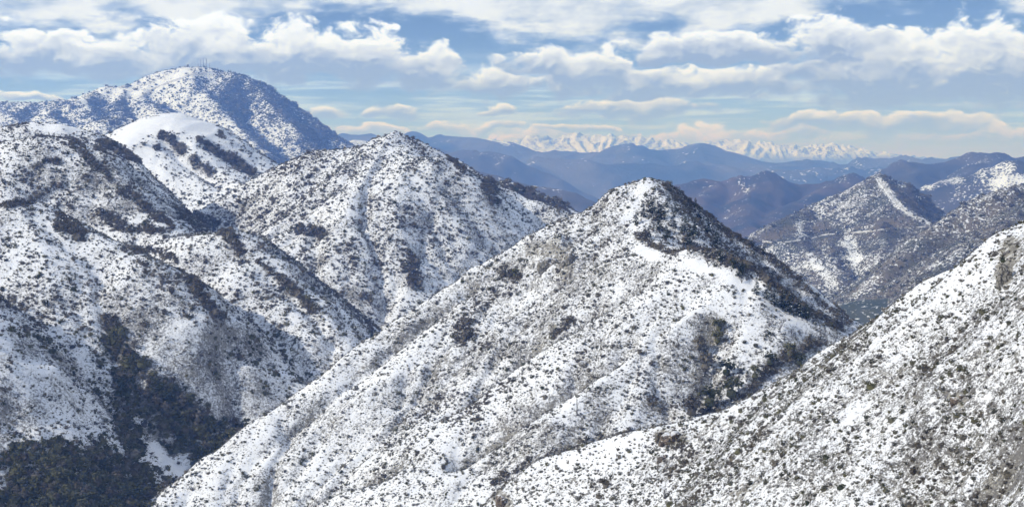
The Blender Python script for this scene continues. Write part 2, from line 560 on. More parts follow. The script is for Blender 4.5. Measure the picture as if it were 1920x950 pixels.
# hills on the right
hill('R', 'road_hill', [
    Ridge([(1650, 334, 3800), (1610, 350, 3790), (1570, 375, 3770), (1520, 394, 3740), (1490, 406, 3700), (1450, 430, 3650), (1400, 458, 3580), (1340, 500, 3500)], .42, .65, 18),
    Ridge([(1640, 334, 3800), (1660, 333, 3800), (1695, 346, 3800), (1730, 374, 3790), (1775, 407, 3770), (1850, 470, 3740)], .7, .5, 15),
    Ridge([(1652, 335, 3795), (1672, 372, 3600), (1700, 398, 3450), (1745, 420, 3300), (1800, 450, 3150)], .6, .36, 14),
    Ridge([(1490, 406, 3700), (1490, 440, 3500), (1530, 500, 3250), (1570, 560, 3050)], .5, .5, 16),
], (480, 1500, 2450, 4200), 6.0, k=18, grain=(265, 8, 90, 3), noise=(7, 160), fine=(1.6, 22), seed=43, floor=-300, gully=(16, 1500),
    creases=[([(1600, 430), (1610, 490), (1600, 550)], -14, 35), ([(1640, 400), (1660, 450), (1640, 510)], 10, 35), ([(1550, 430), (1560, 480), (1580, 540)], 9, 30)])
hill('R2', 'right_far_slope', [
    Ridge([('w', 1500, 2900, 140), (1990, 330, 2800), (1920, 351, 2760), (1880, 355, 2740), (1840, 368, 2720), (1800, 397, 2690), (1750, 432, 2650), (1700, 472, 2600), (1650, 515, 2550), (1610, 556, 2520), (1560, 620, 2480)], .45, .6, 16),
    Ridge([(1990, 345, 2750), (1900, 410, 2500), (1820, 470, 2350), (1740, 540, 2200), (1660, 620, 2100)], .5, .5, 14),
], (480, 1400, 1700, 3200), 5.0, k=16, grain=(215, 7, 80, 3.5), noise=(5, 130), fine=(1.4, 18), seed=47, gully=(14, 1200))
hill('V', 'valley_bench', [Ridge([(1500, 575, 2250), (1580, 572, 2250), (1640, 562, 2250), (1720, 552, 2250), (1800, 548, 2250)], .3, .3, 40)],
     (380, 900, 1850, 2520), 6, noise=(5, 100), fine=(1.2, 16), seed=51)
hill('RB', 'blue_ridge', [
    Ridge([(1600, 345, 7600), (1650, 322, 7600), (1690, 300, 7600), (1735, 311, 7600), (1775, 301, 7600), (1820, 289, 7600), (1868, 290, 7600), (1900, 300, 7600), (1960, 292, 7600), (2060, 300, 7600)], .6, .36, 40),
    Ridge([(1735, 311, 7590), (1700, 345, 7100), (1640, 360, 6700)], .5, .45, 30),
    Ridge([(1868, 290, 7590), (1820, 320, 7150), (1770, 350, 6800), (1720, 375, 6500)], .5, .45, 30),
    Ridge([(1700, 365, 6200), (1740, 355, 6200), (1800, 340, 6200), (1850, 318, 6200), (1885, 300, 6200), (1905, 303, 6200), (1960, 320, 6200), (2060, 330, 6200)], .5, .42, 30),
], (1500, 3200, 5300, 8200), 14, k=22, grain=(270, 18, 170, 3), noise=(20, 340), fine=(4, 60), seed=53, floor=-330, gully=(55, 9000))
hill('RH', 'red_hill', [
    Ridge([(1220, 362, 6900), (1262, 349, 6900), (1300, 338, 6900), (1350, 346, 6900), (1390, 333, 6900), (1420, 327, 6900), (1460, 333, 6900), (1500, 352, 6900), (1530, 350, 6900), (1570, 337, 6900), (1600, 333, 6900), (1630, 345, 6900), (1700, 370, 6900)], .6, .42, 40),
    Ridge([(1350, 345, 6890), (1310, 375, 6500), (1330, 410, 6100), (1360, 450, 5700)], .55, .45, 30),
    Ridge([(1440, 328, 6890), (1410, 370, 6450), (1400, 410, 6000), (1410, 450, 5600)], .6, .42, 30),
    Ridge([(1600, 334, 6890), (1540, 365, 6500), (1480, 390, 6200), (1450, 420, 5900)], .5, .42, 30),
], (500, 2000, 5200, 7500), 13, k=22, grain=(265, 18, 170, 3), noise=(18, 320), fine=(4, 60), seed=59, floor=-480, gully=(62, 9000))
hill('F1', 'far_snow_spur', [Ridge([(760, 290, 6200), (850, 310, 6200), (900, 322, 6200), (950, 335, 6200), (1000, 350, 6180), (1050, 358, 6160), (1100, 372, 6140), (1160, 395, 6100)], .45, .4, 40)],
     (-700, 700, 5400, 6800), 14, noise=(14, 260), fine=(3, 50), grain=(270, 10, 150, 3), seed=61, gully=(25, 9000))
hill('F2', 'far_dark_hill', [Ridge([(700, 270, 10500), (780, 275, 10500), (840, 288, 10500), (895, 284, 10500), (950, 293, 10450), (1000, 318, 10400), (1050, 343, 10350), (1100, 368, 10300), (1180, 400, 10200)], .5, .38, 50)],
     (-1800, 1400, 8800, 11500), 24, noise=(28, 520), fine=(6, 90), grain=(265, 24, 260, 3), seed=67, gully=(85, 25000))
hill('M', 'distant_range', [
    Ridge([(300, 280, 14500), (560, 272, 14500), (640, 264, 14500), (720, 260, 14500), (790, 256, 14500), (850, 262, 14500), (920, 272, 14500), (1000, 284, 14500), (1070, 291, 14500), (1130, 285, 14500), (1180, 276, 14500), (1235, 288, 14500), (1300, 272, 14500), (1360, 288, 14500), (1430, 303, 14500), (1500, 309, 14500), (1600, 306, 14500), (1700, 300, 14500), (1850, 305, 14500), (2200, 290, 14500)], .5, .22, 90),
    Ridge([(1000, 300, 12600), (1100, 310, 12600), (1200, 318, 12600), (1320, 312, 12600), (1450, 325, 12600), (1600, 322, 12600), (1760, 330, 12600)], .4, .3, 90),
], (-4600, 7400, 10800, 16300), 42, k=60, noise=(46, 1200), fine=(11, 200), grain=(268, 70, 560, 3), seed=71, floor=-900, gully=(170, 60000))
hill('S', 'snow_range', [
    Ridge([(700, 279, 27500), (850, 274, 27500), (930, 267, 27500), (960, 270, 27500), (1000, 258, 27500), (1040, 263, 27500), (1080, 255, 27500), (1110, 259, 27500), (1140, 254, 27500), (1190, 261, 27500), (1240, 268, 27500), (1290, 272, 27500), (1340, 269, 27500), (1390, 266, 27500), (1440, 271, 27500), (1490, 277, 27500), (1550, 273, 27500), (1600, 282, 27500), (1660, 291, 27500), (1800, 309, 27500), (2100, 309, 27500)], .7, .40, 60),
], (-4300, 11400, 26000, 28900), 30, k=60, noise=(60, 450), fine=(34, 100), grain=(268, 85, 220, 2.2), seed=73, floor=-900, gully=(70, 15000))

ORDER = list(HILLS)


def top_other(x, y, key):
    z = np.full(np.shape(x), -1e9)
    for k2, h2 in HILLS.items():
        if k2 != key:
            z = np.maximum(z, h2.height(x, y))
    return z


def cast_all(px, py, keys=None):
    best, bk = None, None
    for k2 in keys or ORDER:
        q = HILLS[k2].cast(px, py)
        if q is not None and (best is None or q[1] < best[1]):
            best, bk = q, k2
    return best, bk


# ------------------------------------------------------------------ plant cover as seen in the photograph
# (hill keys, pixel polyline, half width px, amount)   amount 1 = closed brush
BRUSH = [
    ('P', [(1250, 348), (1300, 385), (1360, 428), (1420, 468), (1500, 528), (1590, 600)], 12, .74),
    ('P', [(1215, 395), (1240, 430), (1290, 460)], 24, .66), ('P', [(1290, 400), (1330, 440), (1400, 490), (1480, 545)], 26, .68),
    ('P', [(1195, 440), (1230, 465), (1270, 478)], 9, .8), ('P', [(1305, 468), (1360, 486), (1412, 506), (1452, 538), (1512, 582), (1572, 616)], 9, .9),
    ('P', [(1330, 485), (1390, 505), (1440, 545), (1500, 585), (1570, 612)], 13, .66), ('P', [(1430, 500), (1480, 540)], 14, .5),
    ('P', [(1330, 600), (1360, 640)], 20, .62), ('P', [(1310, 640), (1330, 700), (1300, 760)], 26, .58), ('P', [(1380, 700), (1350, 740)], 26, .6),
    ('P', [(1540, 640), (1460, 680), (1400, 735), (1310, 780)], 16, .75), ('P', [(1480, 630), (1440, 680)], 18, .5),
    ('P', [(1250, 800), (1130, 822), (1000, 862), (930, 905)], 8, .72), ('P', [(1190, 760), (1060, 820)], 22, .45),
    ('P', [(1060, 540), (1100, 570), (1050, 610)], 26, .50), ('P', [(1140, 460), (1090, 520)], 22, .35),
    ('P', [(870, 610), (865, 640)], 16, .8), ('P', [(940, 505), (965, 520)], 13, .8), ('P', [(1075, 600), (1040, 630)], 8, .8),
    ('P', [(640, 690), (760, 605), (860, 535), (960, 470), (1080, 398)], 5, .55), ('P', [(720, 655), (880, 560), (1000, 480), (1080, 420)], 4, .45),
    ('P', [(400, 910), (470, 880)], 16, .35), ('P', [(1270, 640), (1230, 700)], 20, .3),
    ('P', [(1130, 352), (1180, 340)], 5, .8), ('P', [(1150, 550), (1020, 625), (920, 690)], 4, .5), ('P', [(1080, 640), (960, 720), (880, 760)], 4, .4),
    ('L', [(140, 272), (190, 320), (260, 380), (320, 425)], 12, .75), ('L', [(190, 268), (225, 285), (255, 300)], 8, 1.0),
    ('L', [(110, 345), (60, 375), (10, 388)], 5, .8), ('L', [(90, 300), (110, 305)], 13, .9), ('L', [(115, 418), (150, 440)], 15, 1.0),
    ('L', [(190, 400), (230, 430), (300, 430)], 14, .8), ('L', [(240, 470), (300, 470), (330, 490)], 10, .7),
    ('L', [(360, 530), (385, 560), (412, 600)], 9, .95), ('L', [(485, 492), (535, 530), (588, 580)], 9, 1.0),
    ('L', [(425, 440), (455, 470)], 11, .9), ('L', [(570, 425), (595, 455), (592, 500)], 10, .8), ('L', [(260, 520), (340, 520)], 22, .35),
    ('L', [(200, 600), (225, 650), (270, 690)], 20, 1.0), ('L', [(225, 700), (240, 780), (250, 850)], 22, .85), ('L', [(290, 740), (340, 790), (390, 830)], 34, .92),
    ('L', [(280, 690), (320, 740)], 20, 1.0), ('L', [(0, 870), (120, 850), (230, 880), (320, 930)], 34, .86), ('L', [(0, 950), (300, 960)], 50, 1.0),
    ('L', [(205, 640), (260, 760), (330, 830)], 28, .86), ('L', [(230, 660), (330, 740), (400, 800)], 22, 1.0), ('L', [(60, 910), (200, 925)], 46, .92), ('L', [(0, 800), (60, 830)], 22, .6), ('L', [(0, 700), (40, 760)], 30, .45), ('L', [(370, 870), (400, 840), (450, 805)], 18, .9),
    ('L', [(0, 470), (120, 520), (200, 560)], 60, .22), ('L', [(340, 400), (380, 430)], 16, .7), ('L', [(425, 600), (432, 700), (440, 780)], 4, .4), ('L', [(0, 770), (90, 790), (190, 800)], 40, .52), ('L', [(0, 815), (90, 830), (200, 835)], 24, .66),
    ('K', [(305, 252), (340, 285)], 8, 1.0), ('K', [(375, 262), (420, 292), (470, 322)], 9, 1.0), ('K', [(365, 300), (395, 325)], 11, .8),
    ('K', [(293, 277), (294, 279)], 6, 1.0), ('K', [(413, 252), (414, 254)], 6, 1.0), ('K', [(350, 330), (420, 340), (460, 350)], 18, .35),
    ('Q', [(768, 262), (785, 275), (800, 290)], 10, .66), ('Q', [(915, 350), (925, 375)], 14, .8), ('Q', [(840, 295), (870, 320)], 6, .8),
    ('Q', [(770, 500), (778, 530)], 17, .9), ('Q', [(790, 560), (740, 600)], 14, .5), ('Q', [(560, 425), (600, 440)], 13, .8), ('Q', [(690, 270), (600, 330), (500, 400), (400, 430)], 8, .45),
    ('Q', [(355, 405), (390, 430)], 22, .8), ('Q', [(720, 360), (700, 420), (640, 460)], 20, .2),
    ('Q2', [(915, 345), (990, 365), (1060, 392)], 12, .9),
    ('A', [(1240, 825), (1290, 845)], 12, .7), ('A', [(1220, 870), (1290, 900)], 22, .35), ('A', [(1920, 930), (1850, 925)], 25, .3), ('A', [(960, 890), (930, 920)], 12, .6),
    ('A', [(1760, 860), (1690, 890)], 12, .3),
]
# bare, open snow (amount is taken away)
OPEN = [('P', [(1290, 494), (1360, 516), (1410, 540), (1460, 582), (1540, 630)], 11, .30), ('L', [(288, 838), (318, 868), (345, 892)], 9, 1.2), ('K', [(230, 262), (270, 240), (340, 225), (400, 250)], 15, .42), ('K', [(270, 290), (300, 320)], 16, .15),
        ('P', [(1210, 340), (1190, 380), (1180, 420)], 14, .35), ('P', [(1280, 492), (1350, 510), (1420, 545)], 10, .16), ('P', [(1420, 600), (1400, 640)], 18, .3),
        ('P', [(1080, 745), (1050, 765)], 12, .35), ('P', [(880, 830), (850, 870)], 12, .25), ('L', [(60, 235), (160, 247)], 8, .5), ('A', [(1600, 770), (1500, 830)], 20, .15),
        ('P', [(1490, 500), (1560, 570)], 6, .5), ('A', [(1200, 820), (1060, 870)], 14, .3), ('P', [(1200, 470), (1230, 480)], 10, .5)]
BASE = {'A': .48, 'P': .51, 'L': .62, 'Q': .57, 'Q2': .6, 'K': .26, 'T': .50, 'R': .60, 'R2': .64}


WETBRUSH = {'P': 1.5, 'L': 1.7, 'Q': 1.6, 'A': 1.6}


def cover(key, x, y, z):
    px, py = project(x, y, z)
    c = np.full(np.shape(x), BASE.get(key, .3))
    n1 = fbm(x / 38, y / 38, 3, 91)
    n2 = fbm(x / 140, y / 140, 2, 95)
    n3 = fbm(x / 12, y / 12, 2, 97)
    wet = HILLS[key].wetness(x, y)
    c = np.minimum(c * np.clip(.80 + .60 * n1 + .40 * n2 + .55 * n3 + .38 * wet, .24, 1.7), .68)
    if key in WETBRUSH:
        c = np.maximum(c, np.clip((wet - WETBRUSH[key] + .35 * n1 + .3 * n3) * 1.6, 0, .9))
    for k2, pts, wd, amt in BRUSH:
        if k2 == key:
            d, _ = poly_dist(pts, px, py)
            c = np.maximum(c, amt * np.clip(1.45 - d / wd * .85 + .8 * n1 + .6 * n3, 0, 1))
    for k2, pts, wd, amt in OPEN:
        if k2 == key:
            d, _ = poly_dist(pts, px, py)
            c = c - amt * np.clip(1.4 - d / wd, 0, 1)
    return np.clip(c, 0, 1)


# ------------------------------------------------------------------ materials
MATS = {}


def new_mat(name):
    m = bpy.data.materials.new(name)
    m.use_nodes = True
    m.node_tree.nodes.clear()
    n = NT(m.node_tree)
    o = n.node('ShaderNodeOutputMaterial')
    b = n.node('ShaderNodeBsdfPrincipled')
    b.inputs['Roughness'].default_value = .9
    b.inputs['Specular IOR Level'].default_value = .15
    m.node_tree.links.new(b.outputs[0], o.inputs[0])
    MATS[name] = m
    return n, b


def bump(n, b, h, strength, dist):
    k = n.node('ShaderNodeBump')
    k.inputs['Strength'].default_value = strength
    k.inputs['Distance'].default_value = dist
    n.plug(k.inputs['Height'], h)
    m = k.outputs[0]
    n.t.links.new(m, b.inputs['Normal'])


def near_snow():
    n, b = new_mat('snow_ground')
    g = n.node('ShaderNodeNewGeometry')
    p = g.outputs['Position']
    nx, ny, nz = n.sep(g.outputs['Normal'])
    veg, rock = n.attr('veg'), n.attr('rock')
    # thin snow: soil, stones and grass show through in specks, patches and downhill streaks
    f0 = n.noise(p, 2.6, 3, .7)
    f1 = n.noise(p, .75, 4, .65)
    f2 = n.noise(p, .14, 4, .6)
    f3 = n.noise(p, .022, 3, .5)
    st = n.noise(n.vm('MULTIPLY', n.vm('ADD', p, n.vm('MULTIPLY', n.noise(p, .05, 2, .5, color=True), 9.0)), (.5, .5, .12)), 1.1, 4, .65)
    s = n.m('ADD', n.m('MULTIPLY', f0, .38), n.m('ADD', n.m('MULTIPLY', f1, .30), n.m('MULTIPLY', f2, .14)))
    s = n.m('ADD', s, n.m('MULTIPLY_ADD', st, .20, .01))
    s = n.m('ADD', s, n.m('MULTIPLY_ADD', veg, .13, -.05))
    s = n.m('ADD', s, n.m('MULTIPLY_ADD', f3, .16, -.08))
    s = n.m('ADD', s, n.m('MULTIPLY', n.m('SUBTRACT', .90, nz), .25))
    bare = n.ss(s, .551, .63, 0.0, .92)
    hue = n.noise(p, .05, 4, .65)
    soil = n.mix(n.ss(hue, .38, .62), (.105, .098, .088), (.27, .25, .20))
    soil = n.mix(n.ss(f0, .4, .62), soil, (.070, .064, .058))
    snow = n.mix(n.ss(f2, .3, .7), (.78, .80, .84), (.86, .87, .89))
    c = n.mix(bare, snow, soil)
    rk = n.noise(n.vm('MULTIPLY', p, (1, 1, .45)), .35, 6, .65)
    rcol = n.mix(n.ss(rk, .35, .65), (.16, .15, .135), (.44, .42, .37))
    rm = n.ss(n.m('ADD', rock, n.m('MULTIPLY_ADD', f1, 1.3, -.65)), .34, .56)
    rm = n.m('MULTIPLY', rm, n.ss(rk, .70, .50))
    c = n.mix(rm, c, rcol)
    n.plug(b.inputs['Base Color'], c)
    hgt = n.m('ADD', n.m('MULTIPLY', f1, .30), n.m('ADD', n.m('MULTIPLY', f2, 1.0), n.m('MULTIPLY', n.m('MULTIPLY', rk, rock), 2.5)))
    hgt = n.m('ADD', hgt, n.m('MULTIPLY', bare, -.10))
    bump(n, b, hgt, .7, 1.0)


def far_hill(name, cell, snow_amt, dark, tan, snowc=(.80, .82, .86), bumpd=4.0, snowline=None, stretch=1.0, shade_veg=.25):
    """hillside with scattered brush too far away to tell bush from bush"""
    n, b = new_mat(name)
    g = n.node('ShaderNodeNewGeometry')
    p = g.outputs['Position']
    x, y, z = n.sep(p)
    nx, ny, nz = n.sep(g.outputs['Normal'])
    vor = n.voronoi(n.vm('ADD', p, n.vm('MULTIPLY', n.noise(p, .7 / cell, 2, .5, color=True), cell * 1.2)), 1.0 / cell)
    f1 = n.noise(p, .9 / cell, 5, .68)
    f2 = n.noise(p, .11 / cell, 4, .6)
    f3 = n.noise(p, .022 / cell, 3, .55)
    s = n.m('ADD', n.m('MULTIPLY', f1, .85), n.m('MULTIPLY_ADD', f2, .40, -.05))
    s = n.m('SUBTRACT', s, n.m('MULTIPLY_ADD', vor, .35, -.16))
    s = n.m('ADD', s, n.m('MULTIPLY_ADD', f3, .5, -.25))
    # north and east slopes carry denser brush
    s = n.m('ADD', s, n.m('MULTIPLY', nx, shade_veg))
    s = n.m('ADD', s, n.m('MULTIPLY', n.m('SUBTRACT', .86, nz), .30))
    s = n.m('SUBTRACT', s, n.attr('road'))
    thr = .575 + (snow_amt - .5) * .8
    f = n.ss(s, thr - .05, thr + .07)
    if snowline:
        zl = n.m('ADD', z, n.m('MULTIPLY_ADD', f2, snowline[1] * 2, -snowline[1]))
        f = n.m('MAXIMUM', f, n.ss(zl, snowline[0] + snowline[1], snowline[0] - snowline[1]))
    brush = n.mix(n.ss(n.noise(p, .05 / cell, 4, .6), .36, .64), dark, tan)
    n.plug(b.inputs['Base Color'], n.mix(f, snowc, brush))
    bump(n, b, n.m('ADD', n.m('MULTIPLY', f, .55), n.m('MULTIPLY', f1, .6)), .8, bumpd)


near_snow()
far_hill('tower_slope', 10, .50, (.050, .052, .055), (.085, .082, .075), bumpd=6, shade_veg=.25)
far_hill('road_slope', 5, .34, (.062, .066, .050), (.125, .105, .080), bumpd=3, shade_veg=.12)
far_hill('right_slope', 4.5, .29, (.070, .074, .056), (.150, .128, .098), bumpd=3, shade_veg=.08)
far_hill('bench_slope', 6, .16, (.05, .062, .045), (.10, .10, .07), bumpd=2)
far_hill('blue_slope', 12, .13, (.042, .045, .052), (.085, .078, .075), bumpd=8, shade_veg=.3)
far_hill('red_slope', 14, .12, (.032, .036, .042), (.105, .080, .070), bumpd=8, shade_veg=.2)
far_hill('dark_slope', 20, .14, (.05, .052, .055), (.11, .10, .09), bumpd=8)
far_hill('distant_slope', 45, .12, (.03, .04, .05), (.13, .12, .11), bumpd=40)
far_hill('range_snow', 30, .55, (.10, .10, .12), (.16, .15, .15), bumpd=60, snowline=(60, 90), snowc=(.84, .86, .90))
far_hill('lowland', 90, -.2, (.06, .065, .06), (.10, .095, .08), bumpd=4)
HILL_MAT = {'A': 'snow_ground', 'P': 'snow_ground', 'L': 'snow_ground', 'Q': 'snow_ground', 'Q2': 'snow_ground', 'K': 'snow_ground', 'T': 'tower_slope', 'T2': 'tower_slope',
            'R': 'road_slope', 'R2': 'right_slope', 'V': 'bench_slope', 'RB': 'blue_slope', 'RH': 'red_slope', 'F1': 'dark_slope', 'F2': 'dark_slope', 'M': 'distant_slope', 'S': 'range_snow'}
ROCKS = [('P', [(1000, 465), (1060, 470), (1060, 510)], 30, .6), ('A', [(1895, 460), (1880, 520)], 22, .9), ('A', [(1790, 745), (1800, 755)], 20, .7), ('A', [(930, 925), (950, 945)], 16, .9),
         ('P', [(1085, 670), (1100, 680)], 14, .6), ('P', [(1035, 610), (1040, 625)], 10, .8), ('A', [(1240, 815), (1280, 825)], 16, .8), ('A', [(1880, 640), (1800, 650)], 30, .35), ('P', [(930, 560), (820, 600)], 20, .4),
         ('L', [(100, 345), (115, 340)], 8, .7), ('A', [(1380, 930), (1420, 900)], 22, .5), ('A', [(1330, 790), (1390, 800)], 20, .45), ('P', [(1160, 440), (1120, 420)], 20, .4)]
ROAD_R = [(1428, 452), (1465, 455), (1520, 447), (1545, 440), (1600, 436), (1660, 430), (1700, 428), (1740, 424)]
TRACK_R = [(1650, 340), (1664, 358), (1680, 380), (1700, 398), (1725, 412), (1752, 421)]
ROAD_T = [(260, 185), (290, 165), (330, 150), (360, 140), (390, 137)]


# fields of deeper snow (+) or of closed brush (-) on the far hills: hill, pixel line, half width px, amount
FIELDS = [('RB', [(1850, 326), (1885, 308), (1925, 322)], 16, .09), ('RB', [(1730, 352), (1800, 338)], 7, .25), ('RB', [(1870, 345), (1920, 335)], 10, .25), ('RB', [(1680, 330), (1760, 330), (1790, 310)], 16, -.12),
          ('R', [(1648, 338), (1664, 358), (1690, 390), (1745, 419)], 6, .20), ('R', [(1496, 420), (1500, 440)], 9, .2), ('R', [(1590, 452), (1604, 480)], 12, .2), ('R', [(1520, 480), (1560, 530)], 8, .15),
          ('R', [(1700, 370), (1750, 400)], 14, -.10), ('R', [(1450, 440), (1480, 420)], 16, -.18), ('R', [(1540, 430), (1560, 440)], 14, -.15), ('R', [(1660, 425), (1670, 440)], 12, -.2),
          ('T', [(262, 178), (300, 158), (350, 136), (395, 136)], 8, .18), ('T', [(190, 172), (250, 172)], 7, .2), ('T', [(430, 175), (500, 235), (570, 270)], 26, -.06), ('T', [(480, 165), (560, 215), (620, 258)], 14, -.05),
          ('T', [(110, 215), (170, 212), (230, 205)], 16, -.08), ('T', [(150, 185), (170, 205)], 4, .3), ('T', [(330, 170), (400, 210), (440, 260)], 30, .04), ('F1', [(935, 333), (1000, 348), (1060, 358)], 4, .16), ('F1', [(850, 312), (900, 322)], 4, .12),
          ('F2', [(895, 288), (940, 296)], 5, .12), ('RH', [(1390, 340), (1400, 360)], 6, .12), ('RH', [(1470, 350), (1480, 365)], 5, .12), ('M', [(940, 268), (960, 272)], 4, .3)]


def make_hill(key):
    h = HILLS[key]
    X, Y = np.meshgrid(h.gx, h.gy)
    Z = h.Z
    ny, nx = Z.shape
    keep = Z > top_other(X, Y, key) - 3.0 * h.res ** .5
    if key in 'ST':
        keep &= Z > -1000
    idx = np.arange(ny * nx).reshape(ny, nx)
    k4 = keep[:-1, :-1] | keep[1:, :-1] | keep[:-1, 1:] | keep[1:, 1:]
    quads = np.stack([idx[:-1, :-1], idx[:-1, 1:], idx[1:, 1:], idx[1:, :-1]], -1)[k4]
    used = np.unique(quads)
    remap = np.full(ny * nx, -1)
    remap[used] = np.arange(len(used))
    co = np.stack([X.ravel()[used], Y.ravel()[used], Z.ravel()[used]], 1)
    q = remap[quads]
    me = bpy.data.meshes.new(h.name)
    me.vertices.add(len(co))
    me.vertices.foreach_set('co', co.ravel())
    me.loops.add(q.size)
    me.loops.foreach_set('vertex_index', q.ravel())
    me.polygons.add(len(q))
    me.polygons.foreach_set('loop_start', np.arange(len(q)) * 4)
    me.polygons.foreach_set('use_smooth', np.ones(len(q), bool))
    me.update(calc_edges=True)
    if HILL_MAT[key] == 'snow_ground':
        a = me.attributes.new('veg', 'FLOAT', 'POINT')
        a.data.foreach_set('value', cover(key, co[:, 0], co[:, 1], co[:, 2]).astype(np.float32))
        r = np.zeros(len(co))
        px, py = project(co[:, 0], co[:, 1], co[:, 2])
        for k2, pts, wd, amt in ROCKS:
            if k2 == key:
                d, _ = poly_dist(pts, px, py)
                r = np.maximum(r, amt * np.clip(1.3 - d / wd, 0, 1))
        a = me.attributes.new('rock', 'FLOAT', 'POINT')
        a.data.foreach_set('value', r.astype(np.float32))
    else:
        r = np.zeros(len(co))
        px, py = project(co[:, 0], co[:, 1], co[:, 2])
        for k2, pts, wd, amt in FIELDS:
            if k2 == key:
                d, _ = poly_dist(pts, px, py)
                r = r + amt * np.clip(1.5 - d / wd, 0, 1)
        a = me.attributes.new('road', 'FLOAT', 'POINT')
        a.data.foreach_set('value', r.astype(np.float32))
    me.materials.append(MATS[HILL_MAT[key]])
    o = bpy.data.objects.new(h.name, me)
    o['kind'] = 'structure'
    COL.objects.link(o)
    return len(q)


TRI = 0
for key in ORDER:
    TRI += 2 * make_hill(key)
print('terrain triangles', TRI)

# low ground that runs out to the horizon
gx = np.linspace(-90000, 90000, 181)
GX, GY = np.meshgrid(gx, gx)
r = np.hypot(GX, GY)
GZ = -340 - 620 * np.clip((r - 4500) / 5000, 0, 1) + 12 * fbm(GX / 4000, GY / 4000, 3, 5)
me = bpy.data.meshes.new('ground')
idx = np.arange(181 * 181).reshape(181, 181)
q = np.stack([idx[:-1, :-1], idx[:-1, 1:], idx[1:, 1:], idx[1:, :-1]], -1).reshape(-1, 4)
me.from_pydata(np.stack([GX, GY, GZ], -1).reshape(-1, 3).tolist(), [], q.tolist())
me.materials.append(MATS['lowland'])
o = bpy.data.objects.new('ground', me)
o['kind'] = 'structure'
COL.objects.link(o)


# ------------------------------------------------------------------ small mesh kit
def mesh_of(name, verts, faces, mats, mi=None, smooth=False):
    me = bpy.data.meshes.new(name)
    me.from_pydata([tuple(map(float, q)) for q in verts], [], faces)
    for m in mats:
        me.materials.append(MATS[m])
    if mi is not None:
        me.polygons.foreach_set('material_index', mi)
    if smooth:
        me.polygons.foreach_set('use_smooth', [True] * len(me.polygons))
    me.update()
    return me


def obj(name, me, parent=None, loc=None, rot=None, scl=None):
    o = bpy.data.objects.new(name, me)
    COL.objects.link(o)
    if parent:
        o.parent = parent
    if loc is not None:
        o.location = loc
    if rot is not None:
        o.rotation_euler = rot
    if scl is not None:
        o.scale = scl if hasattr(scl, '__len__') else (scl,) * 3
    return o


def tag(o, label, cat, group=None):
    o['label'] = label
    o['category'] = cat
    if group:
        o['group'] = group
    return o


def plain(name, cols, rough=.9, scale=2.0, rnd=True, trans=0.0):
    """one plant or surface colour with grain; varies a little from thing to thing"""
    n, b = new_mat(name)
    p = n.node('ShaderNodeTexCoord').outputs['Object']
    f = n.noise(p, scale, 3, .6)
    if rnd:
        f = n.m('ADD', n.m('MULTIPLY', f, .6), n.m('MULTIPLY', n.node('ShaderNodeObjectInfo').outputs['Random'], .55))
    n.plug(b.inputs['Base Color'], n.mix(n.ss(f, .28, .82), cols[0], cols[1]))
    b.inputs['Roughness'].default_value = rough
    b.inputs['Specular IOR Level'].default_value = .1
    return b


plain('leaf_olive', ((.060, .060, .044), (.140, .134, .090)))
plain('leaf_grey', ((.085, .078, .070), (.190, .176, .150)))
plain('leaf_brown', ((.088, .078, .066), (.178, .160, .130)))
plain('leaf_green', ((.044, .051, .029), (.125, .122, .068)))
plain('needle_green', ((.022, .034, .024), (.055, .070, .042)))
plain('dry_grass', ((.14, .125, .075), (.26, .235, .15)))
plain('twig_grey', ((.09, .08, .076), (.19, .17, .155)))
plain('bark_dark', ((.022, .020, .018), (.060, .052, .045)))
plain('loose_snow', ((.78, .80, .84), (.86, .87, .90)), rnd=False)


def rock_mat(name, lo, hi):
    n, b = new_mat(name)
    g = n.node('ShaderNodeNewGeometry')
    p = g.outputs['Position']
    f = n.noise(n.vm('MULTIPLY', p, (1, 1, .5)), 1.1, 6, .7)
    cr = n.voronoi(n.vm('ADD', p, n.vm('MULTIPLY', n.noise(p, .8, 3, .6, color=True), 1.2)), .8, 'DISTANCE_TO_EDGE')
    c = n.mix(n.ss(f, .36, .66), lo, hi)
    c = n.mix(n.ss(cr, .06, .0), c, (.05, .045, .04))
    nz = n.sep(g.outputs['Normal'])[2]
    sn = n.ss(n.m('ADD', nz, n.m('MULTIPLY_ADD', f, .9, -.45)), .62, .80)
    n.plug(b.inputs['Base Color'], n.mix(sn, c, (.82, .83, .86)))
    bump(n, b, n.m('ADD', f, n.ss(cr, .1, 0.0, 0.0, -.8)), .9, .6)


rock_mat('rock_pale', (.17, .16, .145), (.42, .40, .36))
rock_mat('rock_brown', (.13, .10, .08), (.30, .25, .20))
plain('road_snow', ((.40, .40, .41), (.74, .75, .78)), rnd=False, scale=.05)
plain('galvanised', ((.20, .21, .23), (.34, .35, .37)), rough=.5)
plain('antenna_white', ((.70, .70, .70), (.82, .82, .82)), rough=.5)
plain('shed_wall', ((.55, .54, .52), (.72, .71, .69)), rough=.8)
plain('shed_dark', ((.10, .09, .09), (.17, .16, .15)), rough=.8)


def ico_lump(rs, rx, rz, jag, sub=1):
    bm = bmesh.new()
    bmesh.ops.create_icosphere(bm, subdivisions=sub, radius=1)
    vs = []
    for v in bm.verts:
        k = 1 + jag * (rs.random() - .5) * 2
        vs.append((v.co.x * rx * k, v.co.y * rx * k, v.co.z * rz * k + rz * .55))
    fs = [[v.index for v in f.verts] for f in bm.faces]
    bm.free()
    return vs, fs


